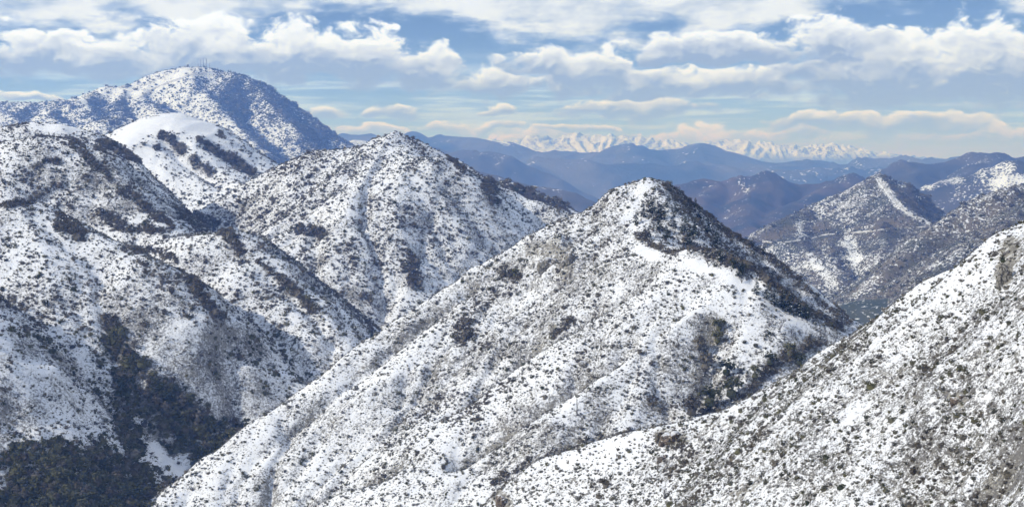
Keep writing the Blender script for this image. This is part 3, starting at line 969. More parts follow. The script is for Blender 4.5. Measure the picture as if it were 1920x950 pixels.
def leafy(seed, n, size, rx=1.0, rz=.8, core=.66, snow=.10, up=.3, lobes=4):
    """a shrub: several lobes of small leaf sprays round a twiggy heart, a little snow held on top"""
    rs = np.random.default_rng(seed)
    V, Fc, MI = [], [], []
    vs, fs = ico_lump(rs, rx * core, rz * core * .8, .25)
    V += vs
    Fc += fs
    MI += [0] * len(fs)
    cen = [np.array([math.cos(a) * rx * .42, math.sin(a) * rx * .42, rz * (.45 + .3 * rs.random())]) for a in np.arange(lobes) * 2 * math.pi / lobes + rs.random() * 6]
    cen.append(np.array([0, 0, rz * .75]))
    for i in range(n):
        c = cen[rs.integers(len(cen))]
        d = rs.normal(size=3)
        d /= np.linalg.norm(d)
        d[2] = abs(d[2]) * .8 + d[2] * .2
        p = c + d * np.array([rx * .58, rx * .58, rz * .5]) * rs.uniform(.65, 1.12)
        p[2] = max(p[2], .02)
        t = rs.normal(size=3)
        nrm = d + t * .6
        nrm[2] += up
        nrm /= np.linalg.norm(nrm)
        a = np.cross(nrm, rs.normal(size=3))
        a /= np.linalg.norm(a)
        b = np.cross(nrm, a)
        s = size * rs.uniform(.6, 1.35)
        k = len(V)
        V += [p - a * s, p - b * s * .6, p + a * s, p + b * s * .6 + nrm * s * .3]
        Fc += [(k, k + 1, k + 2), (k, k + 2, k + 3)]
        sn = 1 if (nrm[2] > .45 and p[2] > rz * .55 and rs.random() < snow * 3) else 0
        MI += [sn, sn]
    return V, Fc, MI


def twiggy(seed, n, h=1.0, spread=.9, w=.035):
    """bare shrub: stiff twigs fanning out of the ground"""
    rs = np.random.default_rng(seed)
    V, Fc = [], []
    for i in range(n):
        a = rs.uniform(0, 2 * math.pi)
        sp = spread * math.sqrt(rs.random())
        base = np.array([math.cos(a) * sp * .25, math.sin(a) * sp * .25, -.05])
        tip = np.array([math.cos(a) * sp, math.sin(a) * sp, h * rs.uniform(.55, 1.0) * (1 - .35 * sp)])
        mid = (base + tip) / 2 + rs.normal(size=3) * .08
        side = np.cross(tip - base, rs.normal(size=3))
        side = side / (np.linalg.norm(side) + 1e-6) * w
        k = len(V)
        V += [base - side, base + side, mid + side, mid - side, tip]
        Fc += [(k, k + 1, k + 2), (k, k + 2, k + 3), (k + 3, k + 2, k + 4)]
        for j in range(2):
            q = mid + (tip - mid) * rs.uniform(0, .6)
            e = q + rs.normal(size=3) * .22 + np.array([0, 0, .16])
            k = len(V)
            V += [q - side, q + side, e]
            Fc += [(k, k + 1, k + 2)]
    return V, Fc


def tube(V, Fc, a, b, ra, rb, sides=5):
    a, b = np.array(a, float), np.array(b, float)
    d = b - a
    d /= np.linalg.norm(d) + 1e-9
    s = np.cross(d, [.3, .9, .2] if abs(d[2]) > .7 else [0, 0, 1])
    s /= np.linalg.norm(s)
    t = np.cross(d, s)
    k = len(V)
    for c, r in ((a, ra), (b, rb)):
        for i in range(sides):
            an = 2 * math.pi * i / sides
            V.append(c + (s * math.cos(an) + t * math.sin(an)) * r)
    for i in range(sides):
        j = (i + 1) % sides
        Fc.append((k + i, k + j, k + sides + j, k + sides + i))


def branchy(seed, h, depth=4, spread=.55, r0=.05, droop=0.0, kids=3):
    """trunk and limbs of a leafless tree of height h: returns (trunk V,F), (limbs V,F)"""
    rs = np.random.default_rng(seed)
    tv, tf, bv, bf = [], [], [], []

    def grow(p, d, ln, r, lev):
        q = p + d * ln
        V, Fc = (tv, tf) if lev == 0 else (bv, bf)
        tube(V, Fc, p, q, r, r * .62, 5 if lev < 2 else 3)
        if lev >= depth:
            return
        for i in range(kids if lev else kids + 1):
            st = p + d * ln * rs.uniform(.45 if lev else .5, 1.0)
            nd = d + rs.normal(size=3) * spread
            nd[2] += .25 - droop
            nd /= np.linalg.norm(nd)
            grow(st, nd, ln * rs.uniform(.5, .78), r * .55, lev + 1)
    grow(np.array([0, 0, -.3]), np.array([rs.normal() * .06, rs.normal() * .06, 1.0]), h * .42, r0 * h * .5, 0)
    return (tv, tf), (bv, bf)


def conifer(seed, h=1.0):
    """pine: whorls of drooping boughs made of needle sprays, gaps between the whorls"""
    rs = np.random.default_rng(seed)
    V, Fc, MI = [], [], []
    for lv in np.linspace(.16, .97, 15):
        L = .26 * (1 - lv) ** .75 + .03
        for i in range(7):
            a = rs.uniform(0, 2 * math.pi)
            ln = L * rs.uniform(.6, 1.15)
            base = np.array([0, 0, lv + rs.uniform(-.02, .02)])
            for s in (.35, .65, 1.0):
                p = base + np.array([math.cos(a), math.sin(a), -.28 + .2 * rs.random()]) * ln * s
                w = ln * .34 * rs.uniform(.7, 1.3)
                e = np.array([math.cos(a), math.sin(a), -.1])
                sd = np.array([-math.sin(a), math.cos(a), rs.normal() * .4])
                k = len(V)
                V += [p - e * w, p + sd * w * .7, p + e * w, p - sd * w * .7 + np.array([0, 0, -.02])]
                Fc += [(k, k + 1, k + 2), (k, k + 2, k + 3)]
                sn = 1 if rs.random() < .10 else 0
                MI += [sn, sn]
    return [np.array(v) * h for v in V], Fc, MI


# the kinds of plants
ME = {}
for i in range(3):
    v, f, mi = leafy(100 + i, 46, .20, snow=.10, lobes=4)
    ME['olive%d' % i] = mesh_of('olive_shrub', v, f, ['leaf_olive', 'loose_snow'], mi)
    v, f, mi = leafy(110 + i, 40, .20, rz=.62, snow=.13, lobes=5)
    ME['grey%d' % i] = mesh_of('grey_shrub', v, f, ['leaf_grey', 'loose_snow'], mi)
v, f, mi = leafy(120, 60, .18, rz=.95, snow=0, lobes=5)
ME['brown'] = mesh_of('brown_brush', v, f, ['leaf_brown', 'loose_snow'], mi)
v, f, mi = leafy(121, 64, .17, rz=1.0, snow=0, lobes=5)
ME['green'] = mesh_of('green_brush', v, f, ['leaf_green', 'loose_snow'], mi)
v, f = twiggy(130, 26)
ME['twig'] = mesh_of('bare_shrub', v, f, ['twig_grey'])
v, f = twiggy(131, 22, h=.55, spread=.9, w=.05)
ME['tuft'] = mesh_of('grass_tuft', v, f, ['dry_grass'])

# ------------------------------------------------------------------ scatter the plants over the hills
SIZE = {'A': .37, 'P': .52, 'L': .80, 'Q': .90, 'Q2': 1.2, 'K': 1.3, 'T': 4.0, 'R': 2.3, 'R2': 2.0}
pts = {'x': [], 'y': [], 'z': [], 's': [], 'kind': [], 'key': []}
KINDS = ['olive0', 'olive1', 'olive2', 'grey0', 'grey1', 'grey2', 'brown', 'green', 'twig', 'tuft']
KEYI = {k: i for i, k in enumerate(SIZE)}
for key in SIZE:
    h = HILLS[key]
    x0, x1, y0, y1 = h.box
    size = SIZE[key]
    rho = 2.1 / (math.pi * size * size)
    N = int((x1 - x0) * (y1 - y0) * rho)
    x = RNG.uniform(x0 + 2, x1 - 2, N)
    y = RNG.uniform(y0 + 2, y1 - 2, N)
    z = h.height(x, y)
    px, py = project(x, y, z)
    ok = (px > -160) & (px < 2080) & (py < 1120) & (z > top_other(x, y, key) - .5)
    # a slope turned away from the camera shows nothing
    e = h.res * 1.5
    gxn = (h.height(x + e, y) - h.height(x - e, y)) / (2 * e)
    gyn = (h.height(x, y + e) - h.height(x, y - e)) / (2 * e)
    facing = gxn * x + gyn * y - z
    ok &= facing > -.22 * y
    x, y, z = x[ok], y[ok], z[ok]
    c = cover(key, x, y, z)
    if key in ('T', 'R', 'R2'):
        qx, qy = project(x, y, z)
        for k2, ln, wd, amt in FIELDS:
            if k2 == key:
                c = c - 1.6 * amt * np.clip(1.5 - poly_dist(ln, qx, qy)[0] / wd, 0, 1)
        c = np.clip(c, 0, 1) * np.clip(1 - 1.0 * gxn[ok], .5, 1.35)      # slopes turned from the sun carry more brush
    # plants keep to clumps and leave lanes of snow between
    cl = fbm(x / (size * 5), y / (size * 5), 2, 77)
    prob = np.where(c > .7, c * .72, c * .60 * np.clip(1 + 1.1 * cl, .12, 2.2))
    ok = RNG.random(len(x)) < prob
    x, y, z, c = x[ok], y[ok], z[ok], c[ok]
    m = len(x)
    s = size * np.clip(np.exp(RNG.normal(0, .48, m)), .3, 3.2) * np.where((RNG.random(m) < .62) & (c < .7), .55, 1.1) * (1 + .7 * np.clip((c - .55) / .4, 0, 1))
    u = RNG.random(m)
    patch = fbm(x / 60, y / 60, 2, 83)
    kind = RNG.integers(0, 3, m)
    kind = np.where(u < .42 + .3 * patch, RNG.integers(3, 6, m), kind)
    kind = np.where(u > .90, 8, kind)
    kind = np.where((u > .80) & (u < .90) & (c < .5), 9, kind)
    u3 = RNG.random(m)
    kind = np.where((u3 < .06) & (kind < 6), 7, kind)
    kind = np.where((u3 > .92) & (kind < 6), 6, kind)
    dense = c > .58
    u2 = RNG.random(m)
    kind = np.where(dense & (u2 < .50), 6, kind)
    kind = np.where(dense & (u2 > .50) & (u2 < .50 + .34), 8, kind)
    if key == 'L':
        qx, qy = project(x, y, z)
        wood = (qy > 620) & dense
        kind = np.where(wood & (u2 > .25), 7, kind)
    s = np.where(kind == 9, s * .8, s)
    for k, a in zip(('x', 'y', 'z', 's', 'kind', 'key'), (x, y, z, s, kind, np.full(m, KEYI[key]))):
        pts[k].append(a)
pts = {k: np.concatenate(v) for k, v in pts.items()}
print('plants', len(pts['x']))

# the 300 shrubs that show largest stand as things of their own
px, py = project(pts['x'], pts['y'], pts['z'])
app = pts['s'] / pts['y']
app = np.where((px > 12) & (px < 1908) & (py > 12) & (py < 940) & (pts['kind'] < 6) & (pts['key'] == 0), app, 0)
# only where the near slope does not hide them from the camera
near = np.argsort(-app)[:900]
hA = HILLS['A']
vis = []
for i in near:
    t = np.linspace(.25, .985, 260)
    if np.all(pts['z'][i] * t + pts['s'][i] * .5 > hA.height(pts['x'][i] * t, pts['y'][i] * t)):
        vis.append(i)
    if len(vis) == 300:
        break
vis = np.array(vis)
single = np.zeros(len(pts['x']), bool)
single[vis] = True
order = sorted(vis, key=lambda i: (round(py[i] / 60), px[i]))
PENDING = []
MARKS_A = [(1882, 505, 'the pale cliff'), (1792, 750, 'the reddish rock'), (1252, 820, 'the crest outcrop'), (940, 935, 'the tan bottom outcrop'), (1385, 790, 'the lone crest tree'),
           (1905, 930, 'the right corner'), (1600, 640, 'the crest notch'), (1520, 940, 'the bottom tree'), (1600, 800, 'the slope centre'), (1905, 720, 'the right edge')]
MARKS_P = [(1210, 335, 'the central peak'), (1350, 500, 'the snowy spur'), (1082, 760, 'the dead trunk'), (1040, 490, 'the pale cliff face'), (1590, 600, 'the foot of the right crest'), (1330, 760, 'the gully mouth'), (1450, 680, 'the grey thicket')]
MARKS_L = [(315, 865, 'the white snow strip'), (210, 600, 'the top of the wood'), (10, 940, 'the bottom left corner'), (430, 790, 'the narrow gully'), (300, 520, 'the bare thicket'), (110, 345, 'the brown rock'), (10, 740, 'the left edge')]
MARKS_T = [(381, 128, 'the radio masts'), (480, 155, 'the rounded shoulder'), (560, 206, 'the steep crest end')]
NTH = ['leftmost', 'second from left', 'third from left', 'fourth from left', 'fifth from left', 'sixth from left', 'seventh from left', 'eighth from left', 'ninth from left', 'tenth from left', 'eleventh from left', 'twelfth from left', 'thirteenth from left', 'fourteenth from left', 'fifteenth from left']


def where(qx, qy, marks):
    mx, my, name = min(marks, key=lambda k: math.hypot(k[0] - qx, k[1] - qy))
    dx, dy = qx - mx, qy - my
    r_ = math.hypot(dx, dy)
    far = 'just ' if r_ < 32 else '' if r_ < 75 else 'well ' if r_ < 140 else 'far '
    a_ = int(round(math.degrees(math.atan2(dy, dx)) / 45)) % 8
    way = ['right of', 'below and right of', 'below', 'below and left of', 'left of', 'above and left of', 'above', 'above and right of'][a_]
    return far + way + ' ' + name


def finish_labels():
    """labels by look and by the landmark nearby; ties are told apart from left to right"""
    byt = {}
    for o_, look, qx, qy, marks in PENDING:
        byt.setdefault(look + ' ' + where(qx, qy, marks), []).append((qx, o_))
    for text, lst in byt.items():
        lst.sort(key=lambda k: k[0])
        for j, (_, o_) in enumerate(lst):
            o_['label'] = text if len(lst) == 1 else text + ', ' + NTH[min(j, len(NTH) - 1)]


FIRST = {}
for i in order:
    kd = KINDS[pts['kind'][i]]
    size = 'small' if pts['s'][i] < .8 else 'broad' if pts['s'][i] > 1.1 else 'round'
    colr = 'dark olive' if kd.startswith('olive') else 'grey-brown'
    o = obj('shrub', ME[kd], None, (pts['x'][i], pts['y'][i], pts['z'][i] - .06), (0, 0, RNG.uniform(0, 6.28)), pts['s'][i])
    tag(o, '', 'shrub', 'shrubs on the near hillside')
    PENDING.append((o, size + ' ' + colr + ' shrub', px[i], py[i], MARKS_A))
    FIRST.setdefault(kd, o)


def stuff(name, label, src, sel, cat):
    """all remaining plants of one kind, one point each, the plant set on every point"""
    m = int(sel.sum())
    me = bpy.data.meshes.new(name)
    me.vertices.add(m)
    co = np.stack([pts['x'][sel], pts['y'][sel], pts['z'][sel] - .06], 1)
    me.vertices.foreach_set('co', co.ravel())
    rot = np.stack([RNG.normal(0, .12, m), RNG.normal(0, .12, m), RNG.uniform(0, 6.283, m)], 1)
    a = me.attributes.new('turn', 'FLOAT_VECTOR', 'POINT')
    a.data.foreach_set('vector', rot.ravel().astype(np.float32))
    s = pts['s'][sel]
    scl = np.stack([s * RNG.uniform(.8, 1.25, m), s * RNG.uniform(.8, 1.25, m), s * RNG.uniform(.75, 1.2, m)], 1)
    a = me.attributes.new('size', 'FLOAT_VECTOR', 'POINT')
    a.data.foreach_set('vector', scl.ravel().astype(np.float32))
    o = obj(name, me)
    o['kind'] = 'stuff'
    o['label'] = label
    o['category'] = cat
    g = bpy.data.node_groups.new(name, 'GeometryNodeTree')
    g.interface.new_socket('Geometry', in_out='INPUT', socket_type='NodeSocketGeometry')
    g.interface.new_socket('Geometry', in_out='OUTPUT', socket_type='NodeSocketGeometry')
    gi, go = g.nodes.new('NodeGroupInput'), g.nodes.new('NodeGroupOutput')
    ip = g.nodes.new('GeometryNodeInstanceOnPoints')
    oi = g.nodes.new('GeometryNodeObjectInfo')
    oi.transform_space = 'ORIGINAL'
    oi.inputs['Object'].default_value = src
    oi.inputs['As Instance'].default_value = True
    ra = g.nodes.new('GeometryNodeInputNamedAttribute')
    ra.data_type = 'FLOAT_VECTOR'
    ra.inputs['Name'].default_value = 'turn'
    sa = g.nodes.new('GeometryNodeInputNamedAttribute')
    sa.data_type = 'FLOAT_VECTOR'
    sa.inputs['Name'].default_value = 'size'
    L = g.links.new
    L(gi.outputs[0], ip.inputs['Points'])
    L(oi.outputs['Geometry'], ip.inputs['Instance'])
    L(ra.outputs['Attribute'], ip.inputs['Rotation'])
    L(sa.outputs['Attribute'], ip.inputs['Scale'])
    L(ip.outputs[0], go.inputs[0])
    md = o.modifiers.new('plants', 'NODES')
    md.node_group = g
    return o


# one visible plant of each remaining kind is a thing of its own too and serves as the pattern for the rest
for kd, word in (('brown', 'brown brush'), ('green', 'green brush'), ('twig', 'bare twiggy shrub'), ('tuft', 'dry grass tuft')):
    k = KINDS.index(kd)
    app = np.where((px > 30) & (px < 1890) & (py > 30) & (py < 935) & (pts['kind'] == k), pts['s'] / pts['y'], 0)
    i = int(np.argmax(app))
    single[i] = True
    nm = {'brown': 'brush_bush', 'green': 'brush_bush', 'twig': 'bare_shrub', 'tuft': 'grass_tuft'}[kd]
    o = obj(nm, ME[kd], None, (pts['x'][i], pts['y'][i], pts['z'][i] - .06), (0, 0, 1.0), pts['s'][i])
    tag(o, '', {'tuft': 'grass'}.get(kd, 'shrub'))
    PENDING.append((o, 'largest ' + word, px[i], py[i], MARKS_A if pts['key'][i] == 0 else MARKS_P if pts['key'][i] == 1 else MARKS_L))
    FIRST[kd] = o
for kd in KINDS:
    k = KINDS.index(kd)
    if kd not in FIRST:
        continue
    sel = (pts['kind'] == k) & ~single
    nm = {'o': 'olive_chaparral', 'g': 'grey_chaparral', 'b': 'brown_brushwood', 't': 'bare_scrub'}[kd[0]]
    lab = {'o': 'dark olive chaparral shrubs scattered over the snowy hills', 'g': 'grey-brown chaparral shrubs scattered over the snowy hills', 'b': 'closed brown brushwood in gullies and on shaded slopes', 't': 'bare grey scrub between the shrubs'}[kd[0]]
    if kd == 'green':
        nm, lab = 'green_brushwood', 'dark green brushwood filling the wooded valley'
    if kd == 'tuft':
        nm, lab = 'dry_grass', 'dry yellow grass tufts poking through the snow'
    stuff(nm, lab, FIRST[kd], sel, 'shrubs' if kd != 'tuft' else 'grass')

# ------------------------------------------------------------------ trees
TREES = {}
for i in range(3):
    v, f, mi = conifer(200 + i)
    tv, tf = [], []
    tube(tv, tf, (0, 0, -.05), (0, 0, .95), .022, .004, 6)
    TREES['pine%d' % i] = (mesh_of('trunk', tv, tf, ['bark_dark']), mesh_of('crown', v, f, ['needle_green', 'loose_snow'], mi))
    (tv, tf), (bv, bf) = branchy(210 + i, 1.0, 2, .5, .07)
    v, f, mi = leafy(220 + i, 150, .085, rx=.42, rz=.62, core=.45, snow=0, lobes=7)
    v = [np.array(q) + np.array([0, 0, .22]) for q in v]
    TREES['oak%d' % i] = (mesh_of('trunk', tv + bv, tf + [tuple(q + len(tv) for q in ff) for ff in bf], ['bark_dark']), mesh_of('crown', v, f, [('leaf_green', 'leaf_brown', 'leaf_green')[i], 'loose_snow'], mi))
    (tv, tf), (bv, bf) = branchy(230 + i, 1.0, 4, .42, .045)
    TREES['bare%d' % i] = (mesh_of('trunk', tv, tf, ['bark_dark']), mesh_of('branches', bv, bf, ['twig_grey']))


def tree(kind, hl, base, pxh, label, group, name, height=None, cat='tree'):
    if base is None:
        return
    hgt = height or pxh * base[1] / F
    e = bpy.data.objects.new(name, None)
    COL.objects.link(e)
    e.empty_display_size = 1
    e.location = base
    e.rotation_euler = (random.gauss(0, .05), random.gauss(0, .05), random.uniform(0, 6.28))
    e.scale = (hgt * random.uniform(.85, 1.15), hgt * random.uniform(.85, 1.15), hgt)
    a, b = TREES[kind]
    obj('trunk', a, e)
    obj('branches' if kind.startswith('bare') else 'crown', b, e)
    tag(e, label, cat, group)
    return e


def trees(kind, key, spots, group, name, text, cat='tree'):
    for j, (qx, qy, ph) in enumerate(spots):
        base = HILLS[key].cast(qx, qy)
        if base is None:
            continue
        e = tree(kind + str(j % 3), key, base, ph * (1.3 if kind in ('pine', 'oak') and key == 'P' else 1.0) * random.uniform(.9, 1.1), '', group, name, cat=cat)
        PENDING.append((e, text, qx, qy - ph * .4, {'A': MARKS_A, 'P': MARKS_P, 'L': MARKS_L, 'T': MARKS_T}[key]))



trees('pine', 'P', [(1192, 420, 22), (1206, 408, 24), (1224, 400, 26), (1240, 412, 26), (1236, 432, 24), (1262, 428, 26), (1283, 436, 28), (1300, 446, 30), (1291, 462, 26), (1312, 412, 24), (1328, 440, 24),
                    (1250, 450, 22), (1258, 358, 15), (1274, 366, 15), (1303, 390, 17), (1345, 462, 24), (1216, 446, 20), (1268, 402, 22), (1250, 390, 20), (1352, 490, 22), (1386, 520, 24),
                    (1438, 562, 26), (1452, 574, 30), (1468, 580, 30), (1480, 588, 32), (1498, 594, 28), (1512, 598, 24), (1418, 552, 24), (1410, 462, 14), (1432, 478, 16)],
      'pines on the shaded side of the central hill', 'pine_tree', 'dark green pine')
trees('oak', 'P', [(1345, 648, 26), (1322, 700, 30), (1362, 710, 32), (1348, 625, 22), (1296, 786, 34), (1330, 772, 38), (1372, 752, 40), (1310, 660, 24), (1392, 515, 16), (1375, 505, 14), (1210, 452, 18), (1445, 690, 26), (1480, 672, 24), (1515, 655, 22), (1415, 715, 26), (965, 522, 14), (870, 640, 18), (1500, 690, 24)],
      'oaks in the gully below the central hill', 'oak_tree', 'rounded dark evergreen oak')
trees('bare', 'P', [(1462, 622, 42), (1441, 612, 30), (1484, 626, 28), (1552, 652, 30), (1532, 660, 34), (1506, 664, 34), (1478, 676, 36), (1452, 690, 34), (1330, 742, 58), (1352, 730, 44), (1412, 742, 36), (1400, 716, 40), (1524, 682, 26), (1568, 640, 22),
                    (1300, 480, 40), (1328, 500, 34), (1362, 500, 30), (1390, 530, 32), (1270, 640, 30), (1436, 745, 34), (1316, 720, 40), (1382, 690, 36), (1150, 818, 22), (1180, 810, 24), (1420, 690, 30), (1345, 760, 40), (1380, 470, 26), (1460, 530, 26), (1500, 560, 24), (1540, 596, 22), (1310, 600, 26), (1560, 610, 20)],
      'leafless trees in the gully and on the shaded flank', 'bare_tree', 'leafless grey tree')
trees('bare', 'A', [(1232, 884, 50), (1250, 880, 40), (1212, 905, 30), (1384, 800, 36), (1308, 826, 40), (1330, 830, 30), (1520, 945, 34), (1276, 850, 34), (1246, 930, 40), (1620, 640, 16), (1430, 760, 18), (1280, 805, 14)],
      'leafless trees on the near hillside', 'bare_tree', 'leafless dark tree')
trees('bare', 'L', [(int(200 + 11 * i + 40 * math.sin(i * 2.3)), int(520 + 26 * math.sin(i * 1.7) + (i % 3) * 12), 22) for i in range(16)] + [(400, 700, 26), (412, 690, 24), (130, 440, 20), (330, 470, 20), (300, 440, 20), (250, 410, 20), (440, 780, 24), (455, 800, 22), (420, 820, 26), (390, 850, 28)],
      'leafless trees on the left hill', 'bare_tree', 'thin leafless tree')
# snag: one dead trunk standing alone on the central slope
b0 = HILLS['P'].cast(1082, 778)
hgt = 39 * b0[1] / F
tv, tf = [], []
tube(tv, tf, (0, 0, -.4), (-.05, 0, hgt * .5), .26, .19, 7)
tube(tv, tf, (-.05, 0, hgt * .5), (-.16, 0, hgt), .19, .07, 7)
bv, bf = [], []
for q in (.3, .52, .63, .78):
    s = 1 if q in (.3, .63) else -1
    tube(bv, bf, (-.05, 0, hgt * q), (s * .7 * (1.1 - q), .1, hgt * q + .3), .05, .02, 4)
e = obj('snag', None, None, b0)
obj('trunk', mesh_of('trunk', tv, tf, ['bark_dark'], smooth=True), e)
obj('branches', mesh_of('branches', bv, bf, ['bark_dark']), e)
tag(e, 'tall dead branchless trunk standing alone in open snow on the central slope', 'dead tree')

# wood in the valley at the lower left: crowns told apart one by one
rs = np.random.default_rng(12)
spots, tries = [], 0
while len(spots) < 130 and tries < 6000:
    tries += 1
    qx, qy = rs.uniform(-10, 470), rs.uniform(640, 975)
    d = min(poly_dist(p_, np.array(qx), np.array(qy))[0] / w_ for k_, p_, w_, a_ in BRUSH if k_ == 'L' and a_ >= .9 and p_[0][1] > 595)
    dn = poly_dist(OPEN[0][1], np.array(qx), np.array(qy))[0]
    if d < .85 and dn > 16 and all(abs(qx - a) > 13 or abs(qy - b) > 10 for a, b, _ in spots):
        spots.append((qx, qy, rs.uniform(16, 30) * (1.0 if qy > 760 else .65)))
trees('oak', 'L', spots, 'trees of the wooded valley', 'valley_tree', 'dark bushy tree')

# pines along the summit ridge of the tower mountain
hT = HILLS['T']
spots = []
for qx in list(range(398, 416, 3)) + list(range(420, 560, 7)):
    qx = qx + rs.uniform(-1.5, 1.5)
    top = None
    for qy in np.arange(110, 240, .5):
        if hT.cast(qx, qy) is not None:
            top = qy
            break
    if top:
        spots.append((qx, top + 1.0, rs.uniform(3.0, 6.0)))
trees('pine', 'T', spots, 'pines on the summit ridge', 'pine_tree', 'tiny distant pine')


# ------------------------------------------------------------------ rocks
def outcrop(key, qx, qy, wpx, hpx, mat, label, seed):
    base = HILLS[key].cast(qx, qy)
    rs = np.random.default_rng(seed)
    s = base[1] / F
    rx, rz = wpx * s * .5, hpx * s
    e = obj('rock_outcrop', None, None, base)
    for j in range(5):
        bm = bmesh.new()
        bmesh.ops.create_icosphere(bm, subdivisions=3, radius=1)
        V = np.array([v.co[:] for v in bm.verts])
        Fc = [[v.index for v in f.verts] for f in bm.faces]
        bm.free()
        k = 1 + .30 * fbm(V[:, 0] * 1.6 + j * 3, V[:, 1] * 1.6 + V[:, 2] * 1.9, 4, seed + j)
        V = V * k[:, None]
        # split planes give it facets
        for q in range(6):
            nrm = rs.normal(size=3)
            nrm /= np.linalg.norm(nrm)
            dd = V @ nrm - rs.uniform(.62, .85)
            V = V - np.outer(np.clip(dd, 0, None), nrm) * .85
        f = rs.uniform(.45, .8) if j else .9
        ox, oy = (rs.uniform(-.7, .7) * rx, rs.uniform(-.3, .1) * rx) if j else (0, 0)
        gz = float(HILLS[key].height(base[0] + ox, base[1] + oy)) - base[2]
        V = V * np.array([rx * f * .75, rx * f * .6, rz * f * .75])
        obj('boulder', mesh_of('boulder', V, Fc, [mat], smooth=False), e, (ox, oy, gz + rz * f * .15), (0, 0, rs.uniform(0, 6)))
    tag(e, label, 'rock')


outcrop('A', 1252, 828, 46, 22, 'rock_brown', 'brown rock outcrop at the low crest where the near hillside levels out', 1)
outcrop('A', 940, 945, 44, 24, 'rock_brown', 'tan rock outcrop at the bottom edge left of the near hillside', 2)
outcrop('A', 1882, 530, 34, 50, 'rock_pale', 'pale cliff rock near the right edge high on the near hillside', 3)
outcrop('A', 1792, 755, 34, 16, 'rock_brown', 'reddish rock patch in the snow right of the middle of the near hillside', 4)
outcrop('P', 1030, 500, 44, 22, 'rock_pale', 'pale cliff rock on the upper left face of the central hill', 5)
outcrop('P', 1068, 488, 34, 20, 'rock_pale', 'smaller pale rock just right of the cliff on the central hill', 6)
outcrop('P', 1036, 622, 16, 10, 'rock_pale', 'small pale rock beside the gully in the middle of the central hill', 7)
outcrop('P', 1092, 684, 26, 10, 'rock_pale', 'low grey rock on the lower face of the central hill', 8)
outcrop('L', 112, 346, 18, 8, 'rock_brown', 'brown rock on the upper face of the left hill', 9)
outcrop('A', 1240, 862, 22, 12, 'rock_brown', 'small brown rock below the outcrop on the near hillside', 10)


# ------------------------------------------------------------------ roads
def road(name, key, line, width, lift, mat):
    h = HILLS[key]
    P3 = []
    for a, b in zip(line[:-1], line[1:]):
        m = max(2, int(math.hypot(b[0] - a[0], b[1] - a[1]) / 2.5))
        for i in range(m):
            t = i / m
            q = h.cast(a[0] + (b[0] - a[0]) * t, a[1] + (b[1] - a[1]) * t)
            if q is not None:
                P3.append(q)
    P3 = np.array(P3)
    k = np.ones(5) / 5
    sm = np.stack([np.convolve(np.pad(P3[:, i], 2, mode='edge'), k, 'valid') for i in range(3)], 1)
    d = np.gradient(sm[:, :2], axis=0)
    nrm = np.stack([-d[:, 1], d[:, 0]], 1)
    nrm /= np.linalg.norm(nrm, axis=1)[:, None] + 1e-9
    V, Fc = [], []
    rs = np.random.default_rng(3)
    for i in range(len(sm)):
        for s in (-1, -.4, .4, 1):
            w = width * .5 * s * rs.uniform(.8, 1.2)
            x, y = sm[i, 0] + nrm[i, 0] * w, sm[i, 1] + nrm[i, 1] * w
            V.append((x, y, float(h.height(x, y)) + (lift if abs(s) < .5 else -.6)))
    for i in range(len(sm) - 1):
        for j in range(3):
            a = i * 4 + j
            Fc.append((a, a + 1, a + 5, a + 4))
    o = obj(name, mesh_of(name, V, Fc, [mat], smooth=True))
    o['kind'] = 'structure'


road('road', 'R', ROAD_R, 7, .7, 'road_snow')
road('snow_track', 'R', TRACK_R, 10, .8, 'road_snow')
road('summit_road', 'T', ROAD_T, 22, 2.0, 'road_snow')


# ------------------------------------------------------------------ radio site on the summit
def summit(qx):
    for qy in np.arange(105, 240, .25):
        q = hT.cast(qx, qy)
        if q is not None:
            return q


def mast(qx, hpx, dishes, label, wide=2.2):
    base = summit(qx)
    base[2] -= 1.0
    hgt = hpx * base[1] / F
    e = obj('radio_mast', None, None, base)
    V, Fc = [], []
    n = 10
    cor = [(wide * math.cos(a), wide * math.sin(a)) for a in (0, 2.094, 4.189)]
    for k in range(n):
        z0, z1 = hgt * k / n, hgt * (k + 1) / n
        for i in range(3):
            f0, f1 = 1 - .55 * k / n, 1 - .55 * (k + 1) / n
            j = (i + 1) % 3
            a0 = (cor[i][0] * f0, cor[i][1] * f0, z0)
            a1 = (cor[i][0] * f1, cor[i][1] * f1, z1)
            b1 = (cor[j][0] * f1, cor[j][1] * f1, z1)
            tube(V, Fc, a0, a1, .5, .5, 4)
            tube(V, Fc, a0, b1, .3, .3, 4)
            tube(V, Fc, a1, b1, .3, .3, 4)
    obj('lattice', mesh_of('lattice', V, Fc, ['galvanised']), e)
    V, Fc = [], []
    tube(V, Fc, (0, 0, hgt - .5), (0, 0, hgt * 1.12), .3, .15, 6)
    obj('top_antenna', mesh_of('top_antenna', V, Fc, ['antenna_white']), e)
    for zf, an in dishes:
        V, Fc = [], []
        d = np.array([math.cos(an), math.sin(an), 0])
        c = np.array([0, 0, hgt * zf]) + d * 1.6
        tube(V, Fc, c, c + d * 1.3, 1.7, 1.5, 12)
        k = len(V)
        V += [c, c + d * 1.5]
        for i in range(12):
            Fc += [(k - 24 + (i + 1) % 12, k - 24 + i, k), (k - 12 + i, k - 12 + (i + 1) % 12, k + 1)]
        obj('dish_drum', mesh_of('dish_drum', V, Fc, ['antenna_white']), e)
    tag(e, label, 'radio mast', 'masts of the summit radio site')


